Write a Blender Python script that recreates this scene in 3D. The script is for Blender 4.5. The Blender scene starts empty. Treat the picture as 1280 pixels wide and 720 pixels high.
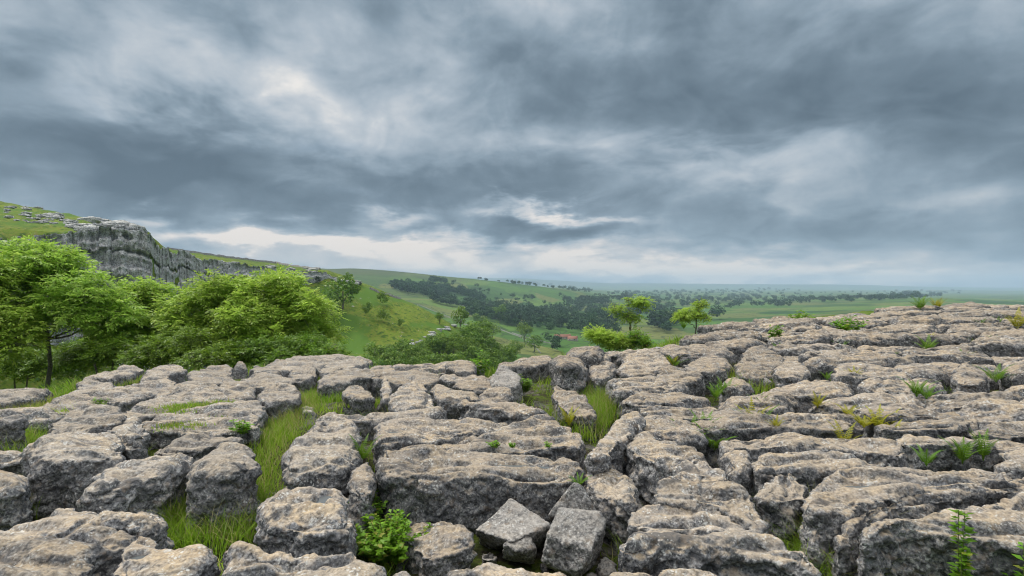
import bpy, bmesh, math, random
import numpy as np
R = math.radians
random.seed(7)
rng = np.random.default_rng(7)
scene = bpy.context.scene
col = scene.collection
CAMZ = 1.6
F = 640.0            # focal length of the 1280 px wide picture

# ------------------------------------------------------------------ noise
_perm = np.random.default_rng(3).permutation(256).astype(np.int32)
_perm = np.concatenate([_perm, _perm])
_g = np.random.default_rng(5).normal(size=(256, 3)).astype(np.float32)
_g /= np.linalg.norm(_g, axis=1, keepdims=True)
_jit = np.random.default_rng(9).random((256, 3)).astype(np.float32)

def _h(i, j, k):
    return _perm[_perm[_perm[i & 255] + (j & 255)] + (k & 255)]

def perlin(p):
    p = np.asarray(p, dtype=np.float32)
    i = np.floor(p).astype(np.int32)
    f = p - i
    w = f * f * f * (f * (f * 6 - 15) + 10)
    out = np.zeros(len(p), np.float32)
    for dx in (0, 1):
        wx = w[:, 0] if dx else 1 - w[:, 0]
        for dy in (0, 1):
            wy = w[:, 1] if dy else 1 - w[:, 1]
            for dz in (0, 1):
                wz = w[:, 2] if dz else 1 - w[:, 2]
                g = _g[_h(i[:, 0] + dx, i[:, 1] + dy, i[:, 2] + dz)]
                out += wx * wy * wz * (g[:, 0] * (f[:, 0] - dx) + g[:, 1] * (f[:, 1] - dy) + g[:, 2] * (f[:, 2] - dz))
    return out * 1.5

def fbm(p, octv=4, gain=0.5, lac=2.07):
    p = np.asarray(p, dtype=np.float32)
    a, s = 1.0, np.zeros(len(p), np.float32)
    for o in range(octv):
        s += a * perlin(p + o * 17.3)
        p = p * lac; a *= gain
    return s

def ridged(p, octv=3, gain=0.5):
    p = np.asarray(p, dtype=np.float32)
    a, s = 1.0, np.zeros(len(p), np.float32)
    for o in range(octv):
        s += a * (1 - 2 * np.abs(perlin(p + o * 11.7)))
        p = p * 2.1; a *= gain
    return s

def worley(p):
    p = np.asarray(p, dtype=np.float32)
    i = np.floor(p).astype(np.int32)
    best = np.full(len(p), 9.0, np.float32)
    for dx in (-1, 0, 1):
        for dy in (-1, 0, 1):
            for dz in (-1, 0, 1):
                c = i + np.array([dx, dy, dz], np.int32)
                q = c + _jit[_h(c[:, 0], c[:, 1], c[:, 2])]
                best = np.minimum(best, ((q - p) ** 2).sum(1))
    return np.sqrt(best)

def sstep(a, b, x):
    t = np.clip((np.asarray(x, dtype=np.float64) - a) / (b - a), 0, 1)
    return t * t * (3 - 2 * t)

# ------------------------------------------------------------------ meshes
def mesh_np(name, verts, faces, smooth=True):
    """faces: (n,3) or (n,4) int array, or a list of such arrays"""
    me = bpy.data.meshes.new(name)
    if not isinstance(faces, list): faces = [faces]
    faces = [np.asarray(f, dtype=np.int32) for f in faces if len(f)]
    verts = np.asarray(verts, dtype=np.float32)
    me.vertices.add(len(verts)); me.vertices.foreach_set('co', verts.ravel())
    loops = np.concatenate([f.ravel() for f in faces])
    tot = np.concatenate([np.full(len(f), f.shape[1], np.int32) for f in faces])
    st = np.concatenate([[0], np.cumsum(tot)[:-1]]).astype(np.int32)
    me.loops.add(len(loops)); me.loops.foreach_set('vertex_index', loops)
    me.polygons.add(len(tot)); me.polygons.foreach_set('loop_start', st)
    me.update(calc_edges=True); me.validate()
    if smooth: me.polygons.foreach_set('use_smooth', np.ones(len(me.polygons), bool))
    return me

def obj(name, me, mat=None, parent=None, loc=(0, 0, 0), label=None, cat=None, group=None, kind=None):
    o = bpy.data.objects.new(name, me); col.objects.link(o)
    o.location = loc
    if mat is not None and me is not None and not me.materials: me.materials.append(mat)
    if parent: o.parent = parent
    if label: o['label'] = label
    if cat: o['category'] = cat
    if group: o['group'] = group
    if kind: o['kind'] = kind
    return o

# ------------------------------------------------------------------ materials
def new_mat(name):
    m = bpy.data.materials.new(name); m.use_nodes = True
    nt = m.node_tree; nt.nodes.clear()
    return m, nt

class NT:
    def __init__(s, nt): s.nt = nt
    def n(s, t, **kw):
        nd = s.nt.nodes.new(t)
        for k, v in kw.items(): setattr(nd, k, v)
        return nd
    def link(s, a, b): s.nt.links.new(a, b)
    def val(s, sock, v):
        if hasattr(v, 'links') or isinstance(v, bpy.types.NodeSocket): s.link(v, sock)
        else: sock.default_value = v
    def math(s, op, a, b=0.0, c=None, clamp=False):
        nd = s.n('ShaderNodeMath', operation=op); nd.use_clamp = clamp
        s.val(nd.inputs[0], a); s.val(nd.inputs[1], b)
        if c is not None: s.val(nd.inputs[2], c)
        return nd.outputs[0]
    def vmath(s, op, a, b=None, scale=None):
        nd = s.n('ShaderNodeVectorMath', operation=op)
        s.val(nd.inputs[0], a)
        if b is not None: s.val(nd.inputs[1], b)
        if scale is not None: s.val(nd.inputs['Scale'], scale)
        return nd.outputs[0]
    def mix(s, f, a, b, blend='MIX'):
        nd = s.n('ShaderNodeMix', data_type='RGBA', blend_type=blend)
        s.val(nd.inputs[0], f)
        for sk, v in ((nd.inputs[6], a), (nd.inputs[7], b)):
            if isinstance(v, tuple): v = (*v, 1.0) if len(v) == 3 else v
            s.val(sk, v)
        return nd.outputs[2]
    def noise(s, vec, scale, detail=4, rough=0.55, dist=0.0, out=0):
        nd = s.n('ShaderNodeTexNoise')
        if vec is not None: s.link(vec, nd.inputs['Vector'])
        nd.inputs['Scale'].default_value = scale; nd.inputs['Detail'].default_value = detail
        nd.inputs['Roughness'].default_value = rough; nd.inputs['Distortion'].default_value = dist
        return nd.outputs[out]
    def ramp(s, f, stops):
        nd = s.n('ShaderNodeValToRGB')
        cr = nd.color_ramp
        while len(cr.elements) < len(stops): cr.elements.new(0.5)
        for e, (p, c) in zip(cr.elements, stops):
            e.position = p
            e.color = (c, c, c, 1) if isinstance(c, (int, float)) else (*c, 1)
        s.link(f, nd.inputs[0])
        return nd.outputs[0]
    def mr(s, v, a, b, c=0.0, d=1.0, smooth=False):
        nd = s.n('ShaderNodeMapRange'); nd.clamp = True
        if smooth: nd.interpolation_type = 'SMOOTHSTEP'
        s.val(nd.inputs[0], v)
        for k, x in zip((1, 2, 3, 4), (a, b, c, d)): nd.inputs[k].default_value = x
        return nd.outputs[0]

def limestone(name, top=(0.405, 0.312, 0.203), side=(0.172, 0.171, 0.175), dark=(0.035, 0.036, 0.04), sc=1.0, darkamt=0.5, bump=0.6, lichen=1.0):
    m, nt = new_mat(name); t = NT(nt)
    pos = t.n('ShaderNodeNewGeometry')
    P = pos.outputs['Position']
    info = t.n('ShaderNodeObjectInfo')
    off = t.vmath('SCALE', (1, 1, 1), scale=t.math('MULTIPLY', info.outputs['Random'], 31.0))
    Pq = t.vmath('ADD', P, off)
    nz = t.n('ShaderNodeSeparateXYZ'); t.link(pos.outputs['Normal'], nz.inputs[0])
    n1 = t.noise(Pq, 1.6 * sc, 6, 0.6)
    n2 = t.noise(Pq, 7 * sc, 5, 0.62)
    n3 = t.noise(Pq, 36 * sc, 2, 0.5)
    n4 = t.noise(Pq, 62 * sc, 1, 0.5)
    # warm dry crust on the upper faces, broken up by its own noise
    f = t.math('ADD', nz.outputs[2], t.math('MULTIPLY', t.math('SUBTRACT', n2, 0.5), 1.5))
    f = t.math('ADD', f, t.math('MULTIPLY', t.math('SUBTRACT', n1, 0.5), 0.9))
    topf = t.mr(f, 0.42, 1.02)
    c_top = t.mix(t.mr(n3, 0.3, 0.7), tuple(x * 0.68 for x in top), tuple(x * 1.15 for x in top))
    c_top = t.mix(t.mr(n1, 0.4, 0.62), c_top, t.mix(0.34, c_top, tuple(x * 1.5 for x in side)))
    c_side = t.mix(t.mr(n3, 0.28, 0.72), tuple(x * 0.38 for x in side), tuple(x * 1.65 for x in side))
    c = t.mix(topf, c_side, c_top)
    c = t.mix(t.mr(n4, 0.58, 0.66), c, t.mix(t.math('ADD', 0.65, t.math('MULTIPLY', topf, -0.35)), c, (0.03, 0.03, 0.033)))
    c = t.mix(t.mr(n4, 0.41, 0.33), c, t.mix(t.math('ADD', 0.45, t.math('MULTIPLY', topf, -0.25)), c, (0.55, 0.52, 0.47)))
    n5 = t.noise(Pq, 21 * sc, 3, 0.6, 0.5)
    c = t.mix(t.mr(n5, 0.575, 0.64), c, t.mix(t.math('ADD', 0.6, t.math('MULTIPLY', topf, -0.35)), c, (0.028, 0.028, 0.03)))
    c = t.mix(t.mr(n5, 0.40, 0.34), c, t.mix(t.math('ADD', 0.42, t.math('MULTIPLY', topf, -0.22)), c, (0.58, 0.55, 0.50)))
    # black algae stains
    st = t.noise(Pq, 3.3 * sc, 8, 0.72, 0.4)
    stn = t.mr(st, 0.53, 0.66)
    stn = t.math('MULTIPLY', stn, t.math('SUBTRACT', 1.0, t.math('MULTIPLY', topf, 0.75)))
    c = t.mix(t.math('MULTIPLY', stn, darkamt + 0.3), c, dark)
    # grey weathered streaks along the runnels of the tops
    mp = t.n('ShaderNodeMapping'); t.link(Pq, mp.inputs['Vector']); mp.inputs['Scale'].default_value = (0.55, 3.2, 2.0); mp.inputs['Rotation'].default_value = (0, 0, 0.09)
    sk = t.mr(t.noise(mp.outputs[0], 2.0 * sc, 7, 0.68, 0.5), 0.50, 0.62)
    c = t.mix(t.math('MULTIPLY', sk, 0.42), c, t.mix(t.mr(n3, 0.3, 0.7), tuple(x * 0.6 for x in side), tuple(x * 1.35 for x in side)))
    # dark wet looking patches where rain lies on the tops
    mp2 = t.n('ShaderNodeMapping'); t.link(Pq, mp2.inputs['Vector']); mp2.inputs['Scale'].default_value = (0.8, 2.2, 1.5); mp2.inputs['Rotation'].default_value = (0, 0, -0.06)
    wt = t.mr(t.noise(mp2.outputs[0], 1.9, 5, 0.6, 0.8), 0.60, 0.66)
    c = t.mix(t.math('MULTIPLY', wt, 0.72), c, (0.062, 0.062, 0.066))
    # brown earthy flecks
    br = t.mr(t.noise(Pq, 13 * sc, 4, 0.6), 0.57, 0.66)
    c = t.mix(t.math('MULTIPLY', br, 0.45), c, (0.17, 0.125, 0.085))
    # pale lichen specks
    v = t.n('ShaderNodeTexVoronoi'); v.inputs['Scale'].default_value = 34 * sc
    t.link(t.vmath('ADD', Pq, t.vmath('SCALE', t.noise(Pq, 22, 3, 0.6, 0, 1), scale=0.06)), v.inputs['Vector'])
    sp = t.math('MULTIPLY', t.mr(v.outputs['Distance'], 0.36, 0.22), t.mr(t.noise(Pq, 5 * sc, 5, 0.7), 0.5, 0.6))
    c = t.mix(t.math('MULTIPLY', sp, 0.7 * lichen), c, (0.56, 0.56, 0.53))
    big = t.mr(t.noise(Pq, 12 * sc, 5, 0.62), 0.63, 0.69)
    c = t.mix(t.math('MULTIPLY', big, 0.55 * lichen), c, (0.52, 0.52, 0.50))
    # object to object tone
    tone = t.mr(info.outputs['Random'], 0, 1, 0.84, 1.14)
    c = t.mix(1.0, c, t.n('ShaderNodeCombineColor').outputs[0], 'MULTIPLY')
    cc = c.node.inputs[7].links[0].from_node
    for k in range(3): t.link(tone, cc.inputs[k])
    bs = t.n('ShaderNodeBsdfPrincipled')
    t.link(c, bs.inputs['Base Color']); bs.inputs['Roughness'].default_value = 0.88
    bs.inputs['Specular IOR Level'].default_value = 0.25
    h = t.math('ADD', t.math('MULTIPLY', n3, 0.35), t.noise(Pq, 15 * sc, 5, 0.6))
    pit = t.n('ShaderNodeTexVoronoi'); pit.inputs['Scale'].default_value = 24 * sc; t.link(Pq, pit.inputs['Vector'])
    h = t.math('ADD', h, t.math('MULTIPLY', t.mr(pit.outputs['Distance'], 0.0, 0.35), 0.35))
    bp = t.n('ShaderNodeBump'); t.link(t.math('MULTIPLY', t.math('SUBTRACT', 1.0, t.math('MULTIPLY', topf, 0.55)), bump), bp.inputs['Strength']); bp.inputs['Distance'].default_value = 0.05 / sc
    t.link(h, bp.inputs['Height']); t.link(bp.outputs[0], bs.inputs['Normal'])
    o = t.n('ShaderNodeOutputMaterial'); t.link(bs.outputs[0], o.inputs[0])
    return m

def leafmat(name, c1, c2, c3=None, trans=0.35, rough=0.5, patch=0.9, amp=0.2):
    m, nt = new_mat(name); t = NT(nt)
    g = t.n('ShaderNodeNewGeometry')
    r = g.outputs['Random Per Island']
    c = t.mix(r, c1, c2)
    if c3: c = t.mix(t.mr(t.math('FRACT', t.math('MULTIPLY', r, 7.13)), 0.82, 0.9), c, c3)
    big = t.noise(g.outputs['Position'], patch, 3, 0.5)
    hs = t.n('ShaderNodeHueSaturation'); t.link(c, hs.inputs['Color'])
    t.link(t.mr(big, 0.3, 0.7, 1 - amp, 1 + amp), hs.inputs['Value'])
    info = t.n('ShaderNodeObjectInfo')
    t.link(t.mr(info.outputs['Random'], 0, 1, 0.49, 0.507), hs.inputs['Hue'])
    bs = t.n('ShaderNodeBsdfPrincipled'); t.link(hs.outputs[0], bs.inputs['Base Color'])
    bs.inputs['Roughness'].default_value = rough; bs.inputs['Specular IOR Level'].default_value = 0.3
    tr = t.n('ShaderNodeBsdfTranslucent'); t.link(hs.outputs[0], tr.inputs['Color'])
    ms = t.n('ShaderNodeMixShader'); ms.inputs[0].default_value = trans
    t.link(bs.outputs[0], ms.inputs[1]); t.link(tr.outputs[0], ms.inputs[2])
    o = t.n('ShaderNodeOutputMaterial'); t.link(ms.outputs[0], o.inputs[0])
    return m

def plainmat(name, c1, c2, scale=8.0, rough=0.85, bump=0.3):
    m, nt = new_mat(name); t = NT(nt)
    tc = t.n('ShaderNodeTexCoord')
    n = t.noise(tc.outputs['Object'], scale, 6, 0.65)
    c = t.mix(t.mr(n, 0.35, 0.65), c1, c2)
    bs = t.n('ShaderNodeBsdfPrincipled'); t.link(c, bs.inputs['Base Color']); bs.inputs['Roughness'].default_value = rough
    bp = t.n('ShaderNodeBump'); bp.inputs['Strength'].default_value = bump; bp.inputs['Distance'].default_value = 0.02
    t.link(n, bp.inputs['Height']); t.link(bp.outputs[0], bs.inputs['Normal'])
    o = t.n('ShaderNodeOutputMaterial'); t.link(bs.outputs[0], o.inputs[0])
    return m

M = {}
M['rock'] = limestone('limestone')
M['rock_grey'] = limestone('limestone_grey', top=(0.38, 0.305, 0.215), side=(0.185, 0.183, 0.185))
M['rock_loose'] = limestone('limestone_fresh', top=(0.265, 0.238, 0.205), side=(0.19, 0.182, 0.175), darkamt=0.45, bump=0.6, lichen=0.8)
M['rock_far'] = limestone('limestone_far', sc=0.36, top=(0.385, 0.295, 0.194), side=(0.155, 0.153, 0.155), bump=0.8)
M['rock_mid'] = limestone('limestone_mid', sc=0.66, top=(0.395, 0.303, 0.197), side=(0.165, 0.163, 0.166), bump=0.7)
M['cliff'] = limestone('cliff_limestone', top=(0.44, 0.43, 0.38), side=(0.46, 0.465, 0.47), dark=(0.10, 0.102, 0.105), sc=0.09, darkamt=0.35, bump=0.9, lichen=0.4)
M['ash_leaf'] = leafmat('ash_leaf', (0.24, 0.40, 0.05), (0.38, 0.55, 0.085), (0.47, 0.60, 0.12), 0.52)
M['hedge_leaf'] = leafmat('hedge_leaf', (0.08, 0.16, 0.014), (0.17, 0.285, 0.026), (0.24, 0.36, 0.04), 0.42)
M['far_leaf'] = leafmat('far_leaf', (0.018, 0.048, 0.016), (0.042, 0.092, 0.024), None, 0.2, 0.9, 0.035, 0.6)
M['grass'] = leafmat('grass_blade', (0.17, 0.31, 0.02), (0.30, 0.45, 0.04), (0.45, 0.42, 0.17), 0.5)
M['drygrass'] = leafmat('dry_grass_blade', (0.27, 0.31, 0.06), (0.40, 0.38, 0.13), (0.52, 0.45, 0.25), 0.35)
M['fern'] = leafmat('fern_frond', (0.09, 0.20, 0.015), (0.15, 0.27, 0.02), None, 0.4)
M['fern_yellow'] = leafmat('yellow_fern_frond', (0.27, 0.28, 0.015), (0.38, 0.35, 0.02), None, 0.4)
M['herb'] = leafmat('herb_leaf', (0.11, 0.26, 0.016), (0.21, 0.41, 0.025), (0.30, 0.32, 0.05), 0.45)
M['bark'] = plainmat('ash_bark', (0.075, 0.065, 0.05), (0.22, 0.20, 0.165), 14)
M['stem'] = plainmat('plant_stem', (0.12, 0.15, 0.05), (0.22, 0.2, 0.09), 20)
M['wall'] = plainmat('drystone', (0.10, 0.10, 0.095), (0.26, 0.255, 0.235), 1.2, bump=0.8)
M['redroof'] = plainmat('red_roof', (0.26, 0.11, 0.075), (0.36, 0.17, 0.115), 1.5)
M['slateroof'] = plainmat('slate_roof', (0.10, 0.105, 0.115), (0.17, 0.17, 0.175), 1.5)
M['housewall'] = plainmat('stone_house', (0.24, 0.225, 0.19), (0.36, 0.34, 0.3), 1.5)
M['pane'] = plainmat('dark_window', (0.02, 0.022, 0.025), (0.04, 0.042, 0.045), 1.0, rough=0.2)
m, nt = new_mat('puddle_water'); t = NT(nt)
bs = t.n('ShaderNodeBsdfPrincipled'); bs.inputs['Base Color'].default_value = (0.11, 0.118, 0.118, 1); bs.inputs['Roughness'].default_value = 0.06
bs.inputs['IOR'].default_value = 1.33
o_ = t.n('ShaderNodeOutputMaterial'); t.link(bs.outputs[0], o_.inputs[0]); M['water'] = m

# ------------------------------------------------------------------ pavement surface
def wS(u): return float(sstep(0.0, 0.5, u))
def S(x, y):
    y = np.asarray(y, dtype=np.float64); u = np.asarray(x) / np.maximum(y, 1.5)
    return 0.04 * sstep(0, 0.5, u) * np.maximum(y - 9.0, 0)
def unproj(px, py, d=0.0):
    """a point of the picture laid on the pavement surface raised by d"""
    u = (px - 640) / F; k = (py - 360) / F
    Y = (CAMZ - d) / k
    if Y > 9:
        s = 0.04 * wS(u); Y = (CAMZ + 9 * s - d) / (k + s)
    return (u * Y, Y)
_EP = [(-400, 490), (0, 488), (70, 482), (100, 466), (200, 456), (300, 453), (430, 450), (560, 456), (610, 455), (640, 452), (690, 442), (760, 437), (820, 420), (880, 405),
       (930, 396), (1000, 389), (1080, 384), (1150, 379), (1280, 381), (1700, 380)]
_eu = np.array([(p - 640) / F for p, _ in _EP]); _ey = np.array([unproj(*e)[1] for e in _EP])
def edgeY(u): return np.interp(u, _eu, _ey)
# ------------------------------------------------------------------ terrain
# columns of (depth, row) or (depth, height, 0) knots, by picture column
_C = {
 -400: [(20,-3,0),(40,-12,0),(80,-25,0),(100,-20,0),(112,280),(200,220),(300,225),(1000,300),(15000,350)],
 0:   [(20,-3.2,0),(40,-12,0),(80,-28,0),(128,-25,0),(136,303),(230,252),(300,258),(1000,320),(15000,352)],
 100: [(20,-3.2,0),(40,-13,0),(80,-30,0),(143,-30,0),(151,293),(235,271),(300,276),(1000,325),(15000,352)],
 165: [(20,-3.2,0),(40,-14,0),(80,-30,0),(152,-33,0),(160,287),(215,286),(300,296),(1000,325),(15000,352)],
 188: [(20,-3.2,0),(40,-14,0),(80,-30,0),(156,-35,0),(163,292),(178,292),(230,312),(380,310),(500,318),(1000,330),(15000,350)],
 215: [(20,-3.2,0),(40,-14,0),(80,-32,0),(172,-35,0),(181,315),(230,316),(380,312),(500,318),(1000,330),(15000,350)],
 260: [(20,-3.2,0),(40,-15,0),(80,-35,0),(200,-35,0),(208,326),(260,325),(380,317),(500,321),(1000,332),(15000,350)],
 340: [(20,-3.2,0),(40,-15,0),(80,-38,0),(240,-30,0),(248,337),(300,335),(420,327),(600,331),(1200,337),(15000,348)],
 410: [(20,-3.2,0),(40,-15,0),(80,-40,0),(150,-60,0),(230,440),(280,352),(290,339),(330,338),(450,340),(700,346),(1300,350),(2500,336),(4000,340),(15000,347)],
 440: [(20,-3,0),(40,-15,0),(80,-42,0),(150,-60,0),(200,470),(245,425),(300,351),(320,346),(350,350),(500,377),(1000,370),(1500,362),(2500,335),(3500,338),(15000,347)],
 480: [(20,-3,0),(40,-15,0),(80,-42,0),(150,-65,0),(200,472),(245,432),(300,368),(320,362),(350,366),(500,400),(1000,385),(1500,366),(2500,337),(3500,341),(15000,346)],
 520: [(20,-3,0),(40,-15,0),(80,-42,0),(150,-65,0),(200,478),(245,440),(295,386),(315,377),(345,386),(500,425),(900,395),(1500,370),(2500,341),(3500,344),(15000,346)],
 560: [(20,-3,0),(40,-16,0),(80,-45,0),(150,-68,0),(200,485),(250,440),(290,408),(310,399),(340,405),(500,435),(800,410),(1200,390),(1700,370),(2500,345),(3500,351),(6500,363),(9500,363),(12500,355),(15000,346)],
 600: [(20,-3,0),(40,-16,0),(80,-45,0),(150,-70,0),(200,500),(280,440),(310,422),(340,424),(500,440),(800,412),(1200,394),(1800,374),(2500,349),(3500,354),(6500,363),(9500,363),(12500,355),(15000,346)],
 640: [(20,-3,0),(40,-16,0),(80,-45,0),(150,-72,0),(250,505),(330,455),(400,450),(600,436),(850,418),(1200,399),(1800,380),(2600,353),(3500,359),(6500,363),(9500,363),(12500,356),(15000,347)],
 700: [(22,-2.2,0),(40,-12,0),(80,-40,0),(150,-72,0),(300,500),(600,440),(850,420),(1300,398),(1800,388),(2600,361),(3500,361),(7000,359),(9500,363),(12500,357),(15000,350)],
 760: [(24,-1.6,0),(50,-12,0),(80,-30,0),(150,-65,0),(300,500),(600,442),(850,422),(1300,400),(1800,391),(2700,371),(3500,370),(7000,364),(9500,363),(12500,359),(15000,354)],
 850: [(30,-1.5,0),(50,-6,0),(150,460),(300,450),(600,435),(900,420),(1400,400),(2000,387),(3000,376),(4500,370),(8000,364),(9500,363),(12500,361),(15000,354)],
 950: [(34,-1.0,0),(60,-6,0),(150,440),(400,425),(900,407),(1400,394),(2000,384),(3000,375),(4500,370),(8000,364),(9500,363),(12500,361),(15000,354)],
 1050: [(38,-0.5,0),(70,-5,0),(400,405),(900,396),(1500,386),(2000,378),(2800,371),(4000,370),(8000,364),(9500,363),(12500,362),(15000,355)],
 1150: [(38,-0.3,0),(70,-5,0),(400,402),(900,392),(1500,380),(2200,372),(3000,373),(8000,366),(9500,363),(12500,363),(15000,358)],
 1280: [(38,-0.3,0),(70,-5,0),(400,402),(900,392),(1500,383),(2200,376),(3000,376),(8000,366),(9500,363),(12500,363),(15000,359)],
 1700: [(38,-0.3,0),(70,-5,0),(400,402),(900,392),(1500,382),(2200,375),(3000,375),(8000,366),(9500,363),(12500,363),(15000,359)],
}
def DEP(u, y):
    a = 0.5 - 0.24 * sstep(4.6, 6.2, y)
    return a * sstep(0.35, -0.1, u) + (0.5 - 0.08 * sstep(6, 9, y)) * (1 - sstep(0.35, -0.1, u))
NR = 620
LY = np.linspace(math.log(0.4), math.log(15000), NR)
YY = np.exp(LY)
cu, cz = [], []
for px in sorted(_C):
    u = (px - 640) / F; E = float(edgeY(u))
    ks = [(E + 1.2, float(S(u * E, E)) - 0.65)]
    for k in _C[px]:
        z = k[1] if len(k) == 3 else CAMZ + k[0] * (360 - k[1]) / F
        if k[0] > E + 2.5: ks.append((k[0], z))
    ky = np.log([a for a, b in ks]); kz = np.array([b for a, b in ks])
    z = np.interp(LY, ky, kz)
    z = np.where(YY < E + 1.2, S(u * YY, YY) - DEP(u, YY) - (0.65 - DEP(u, YY)) * sstep(E, E + 1.2, YY), z)
    cu.append(u); cz.append(z)
cu = np.array(cu); cz = np.array(cz)
AZ = np.concatenate([np.linspace(-180, -62, 24)[:-1], np.linspace(-62, 62, 640), np.linspace(62, 180, 24)[1:]])
au = np.tan(np.radians(np.clip(AZ, -62, 62)))
Z = np.empty((len(AZ), NR))
for j in range(NR):
    Z[:, j] = np.interp(au, cu, cz[:, j])
# soften knots everywhere except on the cliff steps
def blur(a, ax, n):
    k = np.hanning(n + 2)[1:-1]; k /= k.sum()
    pad = [(0, 0), (0, 0)]; pad[ax] = (n // 2, n // 2)
    b = np.pad(a, pad, mode='edge')
    return np.apply_along_axis(lambda v: np.convolve(v, k, 'valid'), ax, b)
ZB = blur(blur(Z, 0, 15), 1, 13)
wcl = (sstep(-0.30, -0.36, au))[:, None] * (sstep(60, 90, YY) * sstep(340, 300, YY))[None, :]
wnear = sstep(32, 40, YY)[None, :]
Z = ZB * (1 - wcl) * wnear + Z * wcl + blur(Z, 0, 9) * (1 - wcl) * (1 - wnear)
ca = np.cos(np.radians(AZ)); sa = np.sin(np.radians(AZ))
depth_f = np.maximum(ca, 0.47)
RAD = YY[None, :] / depth_f[:, None]
X3 = RAD * sa[:, None]; Y3 = RAD * ca[:, None]
P3 = np.stack([X3.ravel(), Y3.ravel(), np.zeros(X3.size)], 1)
yy = np.broadcast_to(YY[None, :], X3.shape).ravel()
nz_ = fbm(np.stack([P3[:, 0] / (0.18 * yy + 2), np.log(yy) * 6, yy * 0], 1), 5) * 0.0012 * yy * sstep(40, 200, yy)
nz_ += fbm(P3 * 0.12, 5, 0.55) * 0.9 * sstep(12, 40, yy) * sstep(600, 200, yy)
nz_ += fbm(P3 * 1.3, 4) * 0.07 * sstep(40, 20, yy)
Z = Z + nz_.reshape(Z.shape)
V = np.stack([X3, Y3, Z], -1).reshape(-1, 3)
na = len(AZ)
I = np.arange(na * NR).reshape(na, NR)
q = np.stack([I[:-1, :-1].ravel(), I[1:, :-1].ravel(), I[1:, 1:].ravel(), I[:-1, 1:].ravel()], 1)
# close the hole under the camera
V = np.concatenate([V, [[0, 0, -0.5]]]); ci = len(V) - 1
tri = np.stack([I[:-1, 0], np.full(na - 1, ci), I[1:, 0]], 1)
ter = mesh_np('ground', V, [q, tri])

def gz(x, y):
    """terrain height at a place in front of the camera"""
    u = x / y; a = np.clip(np.degrees(np.arctan(u)), -61.9, 61.9)
    ia = np.interp(a, AZ, np.arange(na)); jr = np.interp(math.log(max(y, 0.41)), LY, np.arange(NR))
    i0 = int(ia); j0 = min(int(jr), NR - 2); fa = ia - i0; fr = jr - j0
    i1 = min(i0 + 1, na - 1)
    return float((Z[i0, j0] * (1 - fa) + Z[i1, j0] * fa) * (1 - fr) + (Z[i0, j0 + 1] * (1 - fa) + Z[i1, j0 + 1] * fa) * fr)

def hit(px, py, ymin=40.0, ymax=14500.0):
    """where a picture point meets the land beyond ymin"""
    u = (px - 640) / F; k = (360 - py) / F
    a = math.degrees(math.atan(u)); ia = int(round(float(np.interp(a, AZ, np.arange(na)))))
    zr = CAMZ + YY * k
    ok = np.where((Z[ia] >= zr) & (YY > ymin) & (YY < ymax))[0]
    if not len(ok): return None
    j = ok[0]; y = float(YY[j])
    if j > 0 and YY[j - 1] > ymin:
        d1 = Z[ia, j] - zr[j]; d0 = zr[j - 1] - Z[ia, j - 1]
        if d0 + d1 > 1e-9 and d0 >= 0: y = float(YY[j - 1] + (YY[j] - YY[j - 1]) * d0 / (d0 + d1))
    return (u * y, y, gz(u * y, y))

# ground material: soil and moss between the stones, rough pasture, a patchwork of fields below
m, nt = new_mat('ground'); t = NT(nt)
geo = t.n('ShaderNodeNewGeometry'); P = geo.outputs['Position']
sx = t.n('ShaderNodeSeparateXYZ'); t.link(P, sx.inputs[0])
dist = t.vmath('LENGTH', P); dist = dist.node.outputs['Value']
na_, nb_, nc_ = t.noise(P, 5, 6, 0.65), t.noise(P, 0.55, 6, 0.6), t.noise(P, 26, 5, 0.7)
soil = t.mix(t.mr(nc_, 0.3, 0.7), (0.02, 0.016, 0.011), (0.07, 0.057, 0.04))
stone = t.mix(t.mr(nc_, 0.3, 0.7), (0.07, 0.067, 0.06), (0.19, 0.175, 0.15))
moss = t.mix(t.mr(nc_, 0.35, 0.65), (0.045, 0.075, 0.012), (0.12, 0.15, 0.025))
near = t.mix(t.mr(na_, 0.42, 0.56), soil, moss)
near = t.mix(t.mr(t.noise(P, 2.2, 6, 0.7), 0.54, 0.60), near, stone)
rough1 = t.mix(t.mr(t.noise(P, 0.13, 7, 0.62), 0.34, 0.64), (0.055, 0.11, 0.010), (0.135, 0.19, 0.018))
rough1 = t.mix(t.mr(t.noise(P, 0.9, 5, 0.7), 0.45, 0.62), rough1, (0.15, 0.155, 0.03))
rough1 = t.mix(t.mr(t.noise(P, 0.42, 5, 0.6), 0.53, 0.60), rough1, (0.045, 0.085, 0.012))
rough1 = t.mix(t.mr(t.noise(P, 0.045, 6, 0.7), 0.50, 0.58), rough1, (0.07, 0.135, 0.018))
rk = t.mr(t.noise(P, 0.35, 7, 0.72), 0.635, 0.66)
rough1 = t.mix(t.math('MULTIPLY', rk, 0.8), rough1, (0.25, 0.245, 0.225))
vor = t.n('ShaderNodeTexVoronoi'); vor.inputs['Scale'].default_value = 1.0
flat = t.n('ShaderNodeCombineXYZ')
wob = t.noise(P, 0.0022, 3, 0.5, 0, 1)
wx = t.n('ShaderNodeSeparateXYZ'); t.link(wob, wx.inputs[0])
t.link(t.math('ADD', t.math('MULTIPLY', sx.outputs[0], 1 / 130), t.math('MULTIPLY', wx.outputs[0], 1.6)), flat.inputs[0])
t.link(t.math('ADD', t.math('MULTIPLY', sx.outputs[1], 1 / 250), t.math('MULTIPLY', wx.outputs[1], 1.6)), flat.inputs[1])
t.link(flat.outputs[0], vor.inputs['Vector'])
sc_ = t.n('ShaderNodeSeparateColor'); t.link(vor.outputs['Color'], sc_.inputs[0])
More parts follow.
